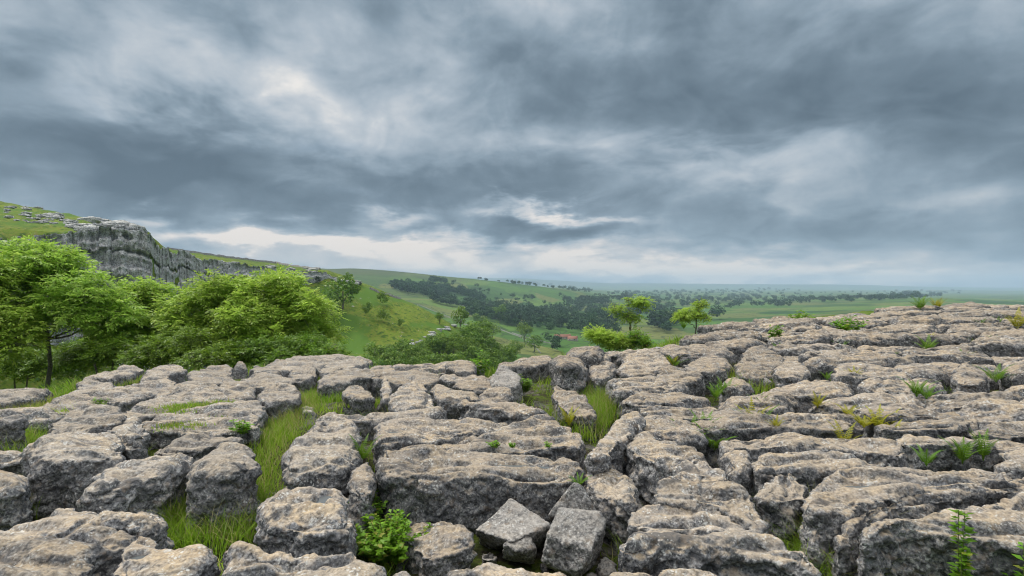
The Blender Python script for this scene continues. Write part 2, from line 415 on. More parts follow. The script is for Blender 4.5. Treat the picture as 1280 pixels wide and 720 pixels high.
fld = t.ramp(sc_.outputs[0], [(0.0, (0.03, 0.072, 0.018)), (0.3, (0.07, 0.15, 0.024)), (0.55, (0.11, 0.18, 0.032)), (0.75, (0.15, 0.16, 0.048)), (1.0, (0.042, 0.092, 0.022))])
fld = t.mix(t.mr(t.noise(P, 0.02, 7, 0.65), 0.3, 0.7), t.mix(0.35, fld, (0.03, 0.06, 0.015)), fld)
fld = t.mix(t.mr(t.noise(P, 0.0045, 6, 0.65), 0.55, 0.66), fld, (0.028, 0.055, 0.018))
vd = t.n('ShaderNodeTexVoronoi', feature='DISTANCE_TO_EDGE'); t.link(flat.outputs[0], vd.inputs['Vector'])
edge = t.mr(vd.outputs['Distance'], 0.018, 0.034, 1, 0)
fld = t.mix(t.math('MULTIPLY', edge, 0.75), fld, (0.028, 0.045, 0.022))
moor = t.mix(t.mr(t.noise(P, 0.0035, 6, 0.65), 0.42, 0.58), (0.045, 0.065, 0.024), (0.085, 0.105, 0.034))
hi = t.math('MULTIPLY', t.mr(t.math('ADD', sx.outputs[2], t.math('MULTIPLY', t.noise(P, 0.003, 4, 0.6), 60.0)), 60, 95), t.mr(dist, 600, 900))
fld = t.mix(hi, fld, moor)
c = t.mix(t.mr(dist, 320, 460), rough1, fld)
gr = t.mix(t.mr(nb_, 0.4, 0.6), (0.06, 0.11, 0.015), (0.12, 0.16, 0.028))
c = t.mix(t.mr(dist, 40, 70), gr, c)
c = t.mix(t.mr(dist, 26, 34), near, c)
bs = t.n('ShaderNodeBsdfPrincipled'); t.link(c, bs.inputs['Base Color']); bs.inputs['Roughness'].default_value = 0.95
bs.inputs['Specular IOR Level'].default_value = 0.1
bp = t.n('ShaderNodeBump'); bp.inputs['Strength'].default_value = 0.7; bp.inputs['Distance'].default_value = 0.06
t.link(t.math('ADD', na_, nc_), bp.inputs['Height']); t.link(bp.outputs[0], bs.inputs['Normal'])
o_ = t.n('ShaderNodeOutputMaterial'); t.link(bs.outputs[0], o_.inputs[0])
obj('ground', ter, m, kind='structure')

# ------------------------------------------------------------------ the cliff across the cove
_cp = [(-120, 303, 122), (0, 301, 134), (75, 296, 146), (110, 289, 152), (150, 284, 157), (176, 287, 160), (187, 293, 161), (191, 301, 164), (204, 311, 174), (240, 320, 195), (260, 326, 206),
       (300, 331, 226), (340, 336, 246), (380, 340, 268), (412, 344, 286), (424, 348, 290)]
NC, NH = 900, 120
pxs = np.linspace(-110, 423, NC)
top_py = np.interp(pxs, [c[0] for c in _cp], [c[1] for c in _cp]); Yc = np.interp(pxs, [c[0] for c in _cp], [c[2] for c in _cp])
uu = (pxs - 640) / F
# ground distance along the cliff, for noise
al = np.concatenate([[0], np.cumsum(np.hypot(np.diff(uu * Yc), np.diff(Yc)))])
top_z = CAMZ + (Yc - 5.0) * (360 - top_py) / F + 0.2
hgt = np.interp(pxs, [-110, 190, 300, 423], [60, 60, 42, 9])
tt = np.linspace(0, 1, NH)
A, T = np.meshgrid(al, tt, indexing='ij')
HZ = hgt[:, None] * T
q3 = np.stack([A.ravel(), HZ.ravel(), A.ravel() * 0], 1)
strata = fbm(q3 * np.array([0.012, 0.30, 1]), 4, 0.6)
joint = ridged(q3 * np.array([0.22, 0.035, 1]), 4, 0.6)
lump = fbm(q3 * np.array([0.05, 0.02, 1]), 3, 0.5)
fine = fbm(q3 * np.array([0.9, 1.2, 1]), 3, 0.6)
tier = sstep(0.10, 0.13, T.ravel() + 0.03 * fbm(q3 * np.array([0.05, 0.0, 1]), 3)) * 2.6
row_ = np.floor(q3[:, 1] / 2.9 + 0.25 * fbm(q3 * np.array([0.01, 0.0, 1]), 2)).astype(np.int32)
col_ = np.floor(q3[:, 0] / 5.5 + _jit[row_ & 255, 0] * 5 + 0.8 * fbm(q3 * np.array([0.15, 0.2, 1]), 2)).astype(np.int32)
brick = _jit[_h(row_, col_, row_ * 0 + 3), 1] - 0.5
row2 = np.floor(q3[:, 1] / 1.1).astype(np.int32); col2 = np.floor(q3[:, 0] / 1.7 + _jit[row2 & 255, 1] * 3).astype(np.int32)
brick2 = _jit[_h(row2, col2, row2 * 0 + 7), 0] - 0.5
ledge = _jit[row_ & 255, 2] - 0.5
up_ = 0.35 + 0.65 * sstep(0.42, 0.25, T.ravel())
gro = np.clip(ridged(q3 * np.array([0.16, 0.02, 1]) + 3.0, 3, 0.6) - 0.75, 0, 1)
outw = tier + brick * 1.3 + brick2 * 0.5 + ledge * 2.6 * (0.45 + 0.55 * up_) - gro * 1.5 + lump * 0.9 + fine * 0.25 + T.ravel() * 1.6
outw *= np.repeat(np.clip(hgt / 50, 0.25, 1), NH) * sstep(0.0, 0.02, T.ravel())
outw = outw.reshape(NC, NH)
Yp = Yc[:, None] - 1.5 - outw
crest = fbm(np.stack([al * 0.12, al * 0, al * 0], 1), 3) * 0.8 + (_jit[np.floor(al / 3.1).astype(int) & 255, 1] - 0.5) * 1.5 + (_jit[np.floor(al / 1.3).astype(int) & 255, 2] - 0.5) * 0.7
Zc = top_z[:, None] + (crest[:, None]) * (1 - T) - HZ + (joint.reshape(NC, NH) * 0.3)
Vc = np.stack([uu[:, None] * Yp, Yp, Zc], -1)
# a cap running back into the hill, then the face
cap = Vc[:, :1, :].copy(); cap[:, 0, 1] += 14; cap[:, 0, 0] = uu * cap[:, 0, 1]; cap[:, 0, 2] -= 0.8
Vc = np.concatenate([cap, Vc], 1).reshape(-1, 3)
Ic = np.arange(NC * (NH + 1)).reshape(NC, NH + 1)
qc = np.stack([Ic[:-1, :-1].ravel(), Ic[:-1, 1:].ravel(), Ic[1:, 1:].ravel(), Ic[1:, :-1].ravel()], 1)
obj('cliff', mesh_np('cliff', Vc, qc, smooth=False), M['cliff'], kind='structure')
# ------------------------------------------------------------------ the blocks of the pavement
# (label, height of its top over the pavement surface, outline of the top in the picture, options)
HAND = [
# bottom row
("long buff limestone ridge in the bottom left corner with a dark right end", 0.0, [(-45,705),(0,680),(35,668),(75,664),(125,647),(150,646),(172,654),(178,664),(152,672),(116,680),(104,700),(95,735),(60,775),(-60,790)], dict(r=.10, run=1)),
("cracked grey limestone hump behind the bottom left ridge", 0.02, [(-40,668),(0,650),(28,645),(58,626),(82,618),(118,624),(150,630),(205,621),(216,632),(190,645),(152,650),(122,645),(95,660),(60,672),(30,676),(-40,690)], dict(r=.12)),
("notched buff boulder with a horned right tip at the bottom edge below the tall grass", 0.0, [(150,700),(152,676),(172,664),(194,666),(203,677),(222,684),(245,681),(262,674),(269,681),(262,700),(246,716),(236,750),(150,755)], dict(r=.08)),
("wide wet limestone slab with a long shallow pool, bottom edge left of the leafy herb", 0.0, [(262,735),(272,704),(292,690),(284,676),(300,670),(322,678),(360,682),(400,681),(436,686),(452,681),(462,700),(470,725),(474,765),(258,775)], dict(r=.09, run=1)),
("small rounded stone end at the bottom edge below the leafy herb", -0.05, [(466,728),(490,713),(510,712),(520,726),(515,750),(470,755)], dict(r=.06)),
("buff slab with a round dark pool at the bottom centre", 0.0, [(534,728),(546,706),(566,695),(600,686),(640,690),(680,699),(712,703),(724,722),(722,760),(532,765)], dict(r=.12)),
("buff block with a hollowed rim at the bottom edge right of the tilted loose blocks", 0.02, [(742,722),(765,706),(800,702),(830,696),(862,698),(902,702),(932,710),(956,724),(966,760),(745,765)], dict(r=.10)),
("small grey stone in the grass gap at the bottom edge", -0.3, [(1118,722),(1130,714),(1148,716),(1158,726),(1150,745),(1120,745)], dict(r=.05, b=.5)),
# second row
("grey boulder cut by the left edge of the view beside bright grass", 0.08, [(-70,596),(-30,578),(0,577),(26,580),(44,592),(42,604),(10,610),(-70,612)], dict(r=.14)),
("small rounded stone in grass at the left edge under the grey boulder", -0.3, [(-20,640),(0,628),(14,630),(20,640),(8,650),(-20,652)], dict(r=.07, b=.4)),
("big rounded dark grey boulder on the left with a bulging front", 0.14, [(34,552),(52,541),(92,533),(138,527),(158,540),(161,557),(135,566),(85,571),(42,568)], dict(r=.18)),
("dark layered block sloping down to the left between two big boulders", 0.06, [(98,606),(120,582),(155,567),(200,556),(232,556),(237,573),(205,588),(160,598),(112,612)], dict(r=.14, strata=1.8)),
("blocky grey boulder with a squared front beside the tall grass gully", 0.12, [(235,580),(243,562),(268,549),(300,546),(320,557),(327,575),(300,584),(255,587)], dict(r=.14)),
("tall stepped grey block on the right side of the grass gully", 0.14, [(350,567),(366,546),(382,534),(398,518),(444,516),(451,538),(448,560),(402,574),(355,577)], dict(r=.12, strata=1.4)),
("buff block with a small blue pool on its top, left of the leafy herb", 0.05, [(322,636),(338,612),(358,602),(398,600),(432,602),(445,626),(446,650),(420,652),(388,658),(350,654)], dict(r=.12)),
("slim grey wedge stone squeezed beside the fern crack", 0.0, [(432,600),(446,580),(462,572),(467,596),(462,612),(442,612)], dict(r=.06)),
("largest flat buff block at the centre with a wet trough along its top", 0.05, [(471,572),(474,557),(500,555),(560,558),(640,562),(700,562),(722,566),(730,584),(704,591),(650,593),(600,592),(568,592),(540,596),(500,592),(474,586)], dict(r=.09, run=1)),
("long pale slab behind the largest block, split by an oblique crack", 0.06, [(465,549),(470,522),(510,515),(560,514),(606,518),(642,523),(606,534),(550,545),(512,552),(474,553)], dict(r=.09, run=1)),
("pale slab with pits and small plants, right of the oblique crack", 0.04, [(514,556),(552,546),(608,535),(648,524),(682,520),(700,534),(722,538),(736,559),(716,561),(640,560),(560,556)], dict(r=.07, run=1)),
("flattened loose stone lying in front of the largest block", -0.22, [(487,664),(498,649),(520,641),(574,650),(592,668),(588,684),(558,690),(530,692),(514,674)], dict(r=.10, b=.75, m='rock')),
("rounded tilted boulder with a cracked face right of the largest block", -0.04, [(728,592),(732,574),(746,565),(768,573),(788,584),(800,612),(790,622),(760,614),(736,606)], dict(r=.12)),
("narrow leaning slab with an orange streak beside the grassy hollow", 0.14, [(734,562),(742,548),(770,530),(794,517),(806,526),(788,538),(772,552),(750,566)], dict(r=.06, strata=1.5)),
("dark knobbly boulder under the leaning slab with a rounded cap", 0.10, [(780,552),(788,538),(804,533),(818,538),(824,546),(842,541),(866,553),(888,572),(884,583),(848,578),(802,566)], dict(r=.10)),
("small rounded back ridge of the layered boulder right of centre", 0.10, [(838,588),(848,573),(866,569),(888,573),(910,582),(918,594),(890,594),(850,594)], dict(r=.08)),
("middle ridge of the layered boulder with a dark pit in its top", 0.04, [(812,612),(830,594),(868,590),(908,592),(934,602),(950,626),(952,648),(918,626),(868,616),(830,616)], dict(r=.09, run=1)),
("lower ridge of the layered boulder, grey with a slanting crack", -0.03, [(782,648),(802,626),(850,617),(904,623),(934,638),(952,654),(940,662),(880,652),(826,652)], dict(r=.08, run=1)),
("broad low front ridge of the layered boulder, buff crest and dark face", 0.05, [(762,694),(776,668),(800,656),(850,653),(902,651),(955,655),(990,668),(1016,690),(1018,700),(976,684),(930,676),(880,676),(822,678)], dict(r=.10, run=1)),
("round grey boulder standing in the crack left of the big right slab", 0.06, [(944,604),(956,587),(976,582),(1000,585),(1018,599),(1010,610),(962,612)], dict(r=.12)),
("small knobbly stone above the layered boulder beside green ferns", 0.03, [(906,570),(908,558),(922,554),(938,556),(942,570),(938,582),(916,582)], dict(r=.07)),
("flat topped grey block behind the round boulder in the crack", 0.05, [(938,584),(948,566),(1000,557),(1060,557),(1080,570),(1084,582),(1040,580),(1000,582),(960,588)], dict(r=.10, run=1)),
("long buff slab with dark pits above the flat topped grey block", 0.04, [(898,550),(904,538),(950,536),(1020,537),(1066,536),(1110,543),(1142,562),(1136,570),(1100,562),(1060,555),(1000,553),(950,556),(922,560)], dict(r=.08, run=1)),
("huge buff slab on the right with wet hollows and two dark pits", 0.05, [(998,618),(1018,594),(1060,578),(1120,576),(1180,577),(1215,573),(1252,578),(1278,592),(1300,600),(1240,605),(1190,608),(1140,613),(1122,619),(1082,622),(1056,640),(1012,640)], dict(r=.10, run=1)),
("narrow curved ridge along the front of the huge right slab", 0.0, [(1042,672),(1050,642),(1078,624),(1118,621),(1134,614),(1190,609),(1262,598),(1330,590),(1340,604),(1240,614),(1180,621),(1120,628),(1086,642),(1062,668)], dict(r=.08)),
("massive dark fronted block in the bottom right corner behind the nettle", 0.10, [(1072,672),(1086,650),(1112,640),(1150,637),(1180,633),(1200,625),(1240,618),(1290,607),(1370,600),(1390,660),(1260,664),(1200,657),(1150,651),(1110,656)], dict(r=.10, run=1)),
# rubble lying in the gaps
("small rubble stone left of the smallest angular loose block", -0.40, [(596,694),(604,684),(618,684),(622,694),(608,700)], dict(r=.03, b=.62, m='rock_loose')),
("flat rubble chip at the foot of the pyramid shaped block", -0.44, [(668,706),(676,696),(690,698),(688,708)], dict(r=.03, b=.62, m='rock_loose')),
("dark rubble stone in the crack right of the large tilted block", -0.36, [(744,704),(752,690),(764,692),(766,706),(754,712)], dict(r=.03, b=.62, m='rock_loose')),
("lower dark rubble stone in the crack right of the large tilted block", -0.42, [(728,728),(738,714),(752,718),(752,732)], dict(r=.03, b=.62, m='rock_loose')),
("brown rubble stone under the rounded tilted boulder", -0.34, [(762,650),(770,640),(784,640),(788,650),(774,656)], dict(r=.03, b=.6)),
# left middle
("flat buff slab resting behind the big rounded dark grey boulder", 0.10, [(52,542),(62,525),(82,513),(112,505),(150,511),(160,524),(138,528),(95,534)], dict(r=.06)),
("thin buff slab overhanging a dark gap right of the big rounded boulder", 0.06, [(116,524),(130,516),(160,519),(182,527),(188,536),(166,544),(148,538)], dict(r=.05)),
("thin lower slab under the overhanging buff slab", -0.06, [(150,552),(162,544),(184,540),(188,548),(172,558),(155,560)], dict(r=.04)),
("dark layered ledge at the left edge below the trees", 0.08, [(-60,494),(-40,484),(0,481),(60,480),(66,486),(34,495),(-20,500)], dict(r=.12, strata=1.6)),
("low rock step between the left ledge and the short turf", 0.0, [(40,508),(68,496),(110,486),(150,489),(140,499),(112,506),(78,512)], dict(r=.08)),
("rounded edge ledge left of the turf strip below the trees", 0.07, [(88,484),(98,474),(122,470),(146,476),(142,486),(112,490)], dict(r=.08)),
("slanting ledge rising to the pavement edge behind the turf strip", 0.10, [(108,470),(130,462),(152,455),(178,455),(184,461),(160,467),(130,473)], dict(r=.07)),
("broad worn slab in front of the turf strip", 0.03, [(98,496),(140,485),(184,470),(214,468),(228,478),(194,490),(152,500)], dict(r=.08, run=1)),
("low flat ledge at the pavement edge left of the pointed stone", 0.07, [(178,466),(186,457),(230,453),(237,461),(216,469),(186,472)], dict(r=.07)),
("split ledge just left of the pointed stone", 0.06, [(232,471),(240,463),(264,458),(288,456),(298,466),(280,474),(246,476)], dict(r=.07)),
("flat pavement edge stone right of the pointed stone", 0.05, [(308,462),(320,453),(350,454),(362,463),(336,468)], dict(r=.06)),
("thin plate of rock in front of the pointed stone", 0.05, [(294,476),(310,467),(350,467),(373,472),(368,479),(320,481)], dict(r=.06)),
("low worn slab left of the white topped stone on the left pavement", 0.03, [(188,492),(214,480),(245,475),(280,478),(270,490),(230,496)], dict(r=.07)),
("white topped stone in the middle of the left pavement", 0.07, [(270,490),(278,474),(292,472),(318,480),(323,489),(300,495)], dict(r=.07)),
("block with a broken grey end at the head of the grass gully", 0.08, [(322,493),(330,482),(350,478),(372,481),(377,494),(352,494),(336,499)], dict(r=.08)),
("long thin slab above the yellow moss strip", 0.03, [(152,510),(180,500),(215,490),(240,488),(282,490),(312,494),(300,500),(242,499),(215,506),(182,514)], dict(r=.06, run=1)),
("rounded low rock at the right end of the yellow moss strip", 0.03, [(280,506),(300,497),(325,496),(335,507),(326,518),(302,512)], dict(r=.08)),
("wide buff slab with a mossy hollow below the moss strip", 0.02, [(160,530),(200,513),(240,507),(286,505),(308,508),(326,516),(318,526),(290,536),(260,533),(220,531)], dict(r=.08, run=1)),
("stepped buff slab behind the blocky squared boulder", 0.0, [(186,558),(214,545),(250,538),(292,540),(312,548),(268,552),(240,561),(205,564)], dict(r=.07, run=1)),
("small square stone beside the grass at the foot of the buff slab", 0.0, [(305,531),(311,520),(326,520),(326,533)], dict(r=.05)),
("little round stone lying in the grass of the gully", -0.12, [(373,512),(379,503),(391,505),(392,515)], dict(r=.05, b=.5)),
# centre back
("low grey ledge at the pavement edge in line with the widest green tree's right end", 0.08, [(356,466),(372,456),(392,453),(400,462),(390,472),(368,475)], dict(r=.07)),
("flat edge slab behind the head of the grass gully", 0.05, [(338,462),(350,454),(370,453),(376,460),(352,466)], dict(r=.06)),
("raised grey lip of rock at the pavement edge in front of the green spur", 0.12, [(396,459),(414,450),(440,446),(460,447),(456,454),(432,459),(404,463)], dict(r=.07)),
("dark broken ledge beside the turf patch at the pavement edge", 0.08, [(394,468),(420,462),(460,460),(478,466),(434,473),(398,477)], dict(r=.08)),
("small knob of rock at the pavement edge left of the broken ledge end", 0.06, [(456,461),(466,455),(490,457),(496,464),(470,468)], dict(r=.06)),
("rounded twin boulder beyond the tall stepped block, left half", 0.09, [(426,488),(434,478),(455,476),(468,485),(467,493),(440,496)], dict(r=.11)),
("rounded twin boulder beyond the tall stepped block, slim right half", 0.08, [(472,486),(480,473),(489,478),(492,489),(480,494)], dict(r=.07)),
("humped pitted boulder beyond the long pale slab", 0.12, [(484,500),(494,483),(506,477),(530,476),(542,486),(542,500),(510,504)], dict(r=.15)),
("pale rough boulder right of the humped pitted boulder", 0.10, [(535,484),(545,474),(562,478),(582,485),(602,490),(580,500),(558,499),(542,493)], dict(r=.11)),
("long low edge slab in the middle distance left of centre", 0.04, [(455,472),(480,464),(520,462),(556,464),(552,472),(502,477)], dict(r=.07)),
("low broken slab right of the long low edge slab", 0.03, [(550,472),(566,463),(590,465),(606,472),(582,479)], dict(r=.07)),
("flat capped ledge on the skyline left of the grey wedge", 0.13, [(553,456),(560,450),(590,451),(598,459),(576,463)], dict(r=.07)),
("flat slab in front of the flat capped ledge", 0.04, [(560,479),(580,470),(622,468),(642,478),(602,485)], dict(r=.08)),
("large cracked boulder behind the pale pitted slab", 0.10, [(568,508),(590,497),(620,490),(652,492),(676,500),(686,513),(652,516),(602,514)], dict(r=.12, strata=1.5)),
("small worn rock in front of the grey wedge", 0.06, [(594,492),(614,483),(640,485),(642,493),(610,498)], dict(r=.07)),
("grey wedge shaped block on the edge left of the centre boulders", 0.12, [(609,475),(616,463),(628,456),(642,460),(656,472),(642,479),(618,479)], dict(r=.07, m='rock_loose')),
("low rubbly ledge on the edge left of the two big boulders", 0.03, [(614,456),(640,449),(670,441),(690,440),(688,452),(650,461)], dict(r=.08)),
("largest rounded boulder standing up on the edge at the centre", 0.26, [(690,448),(696,440),(718,438),(734,446),(734,458),(696,460)], dict(r=.16, b=.75)),
("rounded boulder behind the largest upright boulder at the centre", 0.30, [(700,438),(720,428),(745,427),(756,434),(752,446),(724,444)], dict(r=.16, b=.9)),
("upright round boulder right of the pair of big edge boulders", 0.16, [(734,456),(742,446),(760,444),(768,451),(767,462),(740,464)], dict(r=.15)),
("wide split boulder in front of the leafy bush", 0.14, [(773,450),(786,442),(810,439),(838,446),(841,455),(810,459),(778,460)], dict(r=.11)),
("leaning brown stained slab behind the grassy hollow", 0.04, [(686,497),(693,483),(715,489),(746,502),(742,511),(702,507)], dict(r=.08)),
("long layered ledge right of the grassy hollow", 0.08, [(756,478),(770,468),(810,466),(850,470),(864,478),(820,485),(772,487)], dict(r=.09, run=1)),
("layered ledge with undercut front, second row right of the grassy hollow", 0.05, [(770,500),(790,490),(840,485),(880,488),(892,496),(852,501),(800,505)], dict(r=.08, strata=1.8)),
("small ledge behind the long layered ledge", 0.10, [(814,467),(830,457),(860,458),(882,465),(872,473),(832,473)], dict(r=.09)),
("very long straight ledge right of the leaning slab", 0.07, [(796,513),(805,505),(860,503),(930,505),(980,511),(1002,515),(960,519),(880,519),(820,521)], dict(r=.08, run=1)),
("long straight slab above the long buff pitted slab", 0.05, [(858,524),(900,518),(980,520),(1040,518),(1064,525),(1062,531),(1000,528),(920,531),(880,535)], dict(r=.08, run=1)),
("smooth buff block beside the green fern clump", 0.06, [(796,525),(808,514),(850,516),(878,528),(886,540),(852,543),(820,540)], dict(r=.10)),
# right middle
("low straight ledge behind the yellow ferns", 0.07, [(1074,513),(1110,508),(1190,508),(1215,514),(1228,524),(1200,521),(1150,515),(1090,519)], dict(r=.07, run=1)),
("straight buff ledge right of the yellow ferns", 0.06, [(1094,527),(1110,519),(1160,516),(1205,520),(1220,528),(1190,533),(1140,532),(1100,533)], dict(r=.08, run=1)),
("long grey ledge behind the three upright ferns", 0.06, [(1118,548),(1138,538),(1180,541),(1230,541),(1300,545),(1300,553),(1220,554),(1150,552),(1125,555)], dict(r=.08, run=1)),
("wide buff slab at the right edge above the ferns", 0.05, [(1204,537),(1240,523),(1310,522),(1310,539),(1230,542)], dict(r=.09, run=1)),
("rough grey block at the right edge behind the huge slab", 0.04, [(1243,575),(1250,559),(1266,554),(1310,565),(1310,584),(1266,583)], dict(r=.10)),
("rounded hump boulder in the right middle with grass at its foot", 0.14, [(915,457),(929,439),(955,434),(986,446),(976,457),(940,463)], dict(r=.16)),
("round pitted boulder right of the rounded hump boulder", 0.11, [(962,461),(974,448),(1000,448),(1014,459),(1006,467),(970,467)], dict(r=.14)),
("squat boulder left of the rounded hump boulder", 0.10, [(855,456),(865,447),(890,443),(911,447),(911,458),(880,461)], dict(r=.13)),
("long ledge behind the squat boulder", 0.12, [(820,436),(840,430),(880,429),(905,430),(922,440),(890,443),(850,441)], dict(r=.10, run=1)),
("lone rounded stone below the squat boulder beside pale ferns", 0.08, [(900,477),(911,466),(930,468),(942,479),(932,487),(905,487)], dict(r=.12)),
("smooth round grey boulder near the right edge in the middle distance", 0.16, [(1188,462),(1200,449),(1218,449),(1234,460),(1230,471),(1194,469)], dict(r=.17)),
("broad buff ledge left of the smooth round boulder", 0.10, [(1038,462),(1064,450),(1110,455),(1142,463),(1136,470),(1090,467),(1044,471)], dict(r=.10, run=1)),
("wide buff slab below the round pitted boulder", 0.06, [(942,488),(968,478),(1010,470),(1050,472),(1070,482),(1062,491),(1010,488),(972,489)], dict(r=.10, run=1)),
]

# loose angular blocks: hulls of (px, py, height)
LOOSE = [
("pyramid shaped loose block leaning on the largest block", [(638,622,-.10),(632,628,-.13),(690,657,-.21),(592,662,-.265),(640,678,-.255),(692,692,-.58),(600,692,-.62),(656,634,-.20),(650,640,-.55)], 'rock_loose'),
("smallest angular loose block between the two pyramids", [(643,656,-.22),(662,664,-.23),(670,684,-.295),(629,680,-.275),(626,700,-.46),(670,706,-.48),(648,690,-.29),(650,690,-.6)], 'rock_loose'),
("large tilted loose block with one smooth grey face", [(699,636,.0),(750,640,.0),(757,655,-.06),(740,690,-.16),(724,722,-.34),(676,702,-.30),(685,670,-.12),(700,720,-.62),(752,700,-.66),(700,640,-.55),(756,646,-.6)], 'rock_loose'),
("peaked loose block behind the large tilted block", [(718,602,.06),(726,606,.02),(746,640,-.14),(684,646,-.22),(690,660,-.5),(752,660,-.5),(712,612,-.4),(740,622,-.4)], 'rock_loose'),
("pointed pale upright stone on the pavement edge before the trees", [(299,450,.11),(304,451,.10),(310,462,-.06),(291,462,-.06),(289,484,-.4),(312,484,-.4),(297,473,-.3),(306,473,-.3)], 'rock_grey'),
("slanted thin slab stone wedged upright left of the squat boulder", [(853,455,.14),(858,455,.13),(880,470,-.04),(874,474,-.06),(870,491,-.3),(884,490,-.3),(856,464,-.2)], 'rock_grey'),
("triangular grey stone in the grass between the two round hump boulders", [(940,466,.02),(946,465,.02),(968,478,-.08),(938,476,-.1),(936,491,-.3),(970,492,-.3),(948,470,-.2)], 'rock_loose'),
]

GRASSPOLY = {   # stretches of turf between the blocks, kept free of rock
 'gully': [(318,612),(322,570),(330,535),(350,515),(400,498),(424,500),(392,520),(366,548),(344,580),(335,612)],
 'hollow': [(690,518),(720,510),(790,488),(798,503),(760,520),(732,552),(702,536)],
 'edge_turf': [(374,487),(394,478),(424,482),(428,500),(394,507)],
 'upper_hollow': [(700,474),(752,478),(760,492),(720,496)],
 'left_turf': [(0,515),(30,505),(68,500),(104,510),(60,522),(0,526)],
 'strip': [(112,474),(140,467),(190,468),(172,477),(112,484)],
}

def poly_world(pts, d): return np.array([unproj(px, py, d) for px, py in pts])
def inside(poly, x, y):
    c = False; n = len(poly); j = n - 1
    for i in range(n):
        xi, yi = poly[i]; xj, yj = poly[j]
        if (yi > y) != (yj > y) and x < (xj - xi) * (y - yi) / (yj - yi) + xi: c = not c
        j = i
    return c
def area(p):
    x, y = p[:, 0], p[:, 1]
    return 0.5 * float(np.sum(x * np.roll(y, -1) - np.roll(x, -1) * y))
def chaikin(p, n=2):
    for _ in range(n):
        q = np.roll(p, -1, 0)
        p = np.stack([0.78 * p + 0.22 * q, 0.22 * p + 0.78 * q], 1).reshape(-1, 2)
    return p
def resample(p, step):
    q = np.vstack([p, p[:1]]); d = np.concatenate([[0], np.cumsum(np.hypot(*np.diff(q, axis=0).T))])
    n = max(12, int(d[-1] / step)); s = np.linspace(0, d[-1], n + 1)[:-1]
    return np.stack([np.interp(s, d, q[:, 0]), np.interp(s, d, q[:, 1])], 1)

ROCKS = []       # dicts with everything needed to raise the block
for lab, d, pts, o in HAND:
    p = poly_world(pts, d)
    if area(p) < 0: p = p[::-1]
    ROCKS.append(dict(label=lab, poly=p, d=d, hand=True, **o))
TURF = {k: poly_world(v, -0.1 if k in ('left_turf', 'strip') else -0.2) for k, v in GRASSPOLY.items()}

# fill the rest of the pavement: a pattern of clints elongated across the slope
AN = 2.7; ROT = R(-5)
def toq(p):
    p = np.asarray(p, dtype=float); c, s = math.cos(ROT), math.sin(ROT)
    x = p[..., 0] * c - p[..., 1] * s; y = p[..., 0] * s + p[..., 1] * c
    return np.stack([x / AN, y], -1)
def fromq(q):
    c, s = math.cos(-ROT), math.sin(-ROT)
    x = q[..., 0] * AN; y = q[..., 1]
    return np.stack([x * c - y * s, x * s + y * c], -1)
blk = []
for pl in [r['poly'] for r in ROCKS] + list(TURF.values()):
    b = resample(pl, 0.22)
    cen = pl.mean(0)
    b2 = cen + (b - cen) * 0.80
    blk.append(b2); blk.append(cen[None])
for lab, pts, mt in LOOSE:
    blk.append(np.array([unproj(a, b, c) for a, b, c in pts]))
blk = np.concatenate(blk); blkq = toq(blk)
pols = [r['poly'] for r in ROCKS] + list(TURF.values())
def allowed(x, y):
    u = x / y
    if y < 5.2 or y > edgeY(u) - (0.25 if u > 0.02 else -0.15) or u < -1.12 or u > 1.10: return False
    return not any(inside(pl, x, y) for pl in pols)
sites = []
cand = []
rr = np.random.default_rng(21)
for _ in range(60000):
    y = 5.2 + 25 * rr.random() ** 1.0; x = (rr.random() * 2.25 - 1.12) * y
    cand.append((x, y))
for x, y in cand:
    if not allowed(x, y): continue
    u = x / y
    q = toq((x, y))
    dmin = 0.34 + 0.014 * y + 0.26 * rr.random()
    if u > 0.2: dmin *= 1.12
    if np.min(np.hypot(blkq[:, 0] - q[0], blkq[:, 1] - q[1])) < dmin * 0.5: continue
    if sites and min((s[0] - q[0]) ** 2 + (s[1] - q[1]) ** 2 for s in sites) < dmin * dmin: continue
    sites.append(q)
sites = np.array(sites)
allq = np.concatenate([sites, blkq])
isblk = np.concatenate([np.zeros(len(sites), bool), np.ones(len(blkq), bool)])
def clip(poly, nrm, c):
    out = []; n = len(poly)
    for i in range(n):
        a, b = poly[i], poly[(i + 1) % n]
        da, db = a @ nrm - c, b @ nrm - c
        if da <= 0: out.append(a)
        if da * db < 0: out.append(a + (b - a) * (da / (da - db)))
    return out
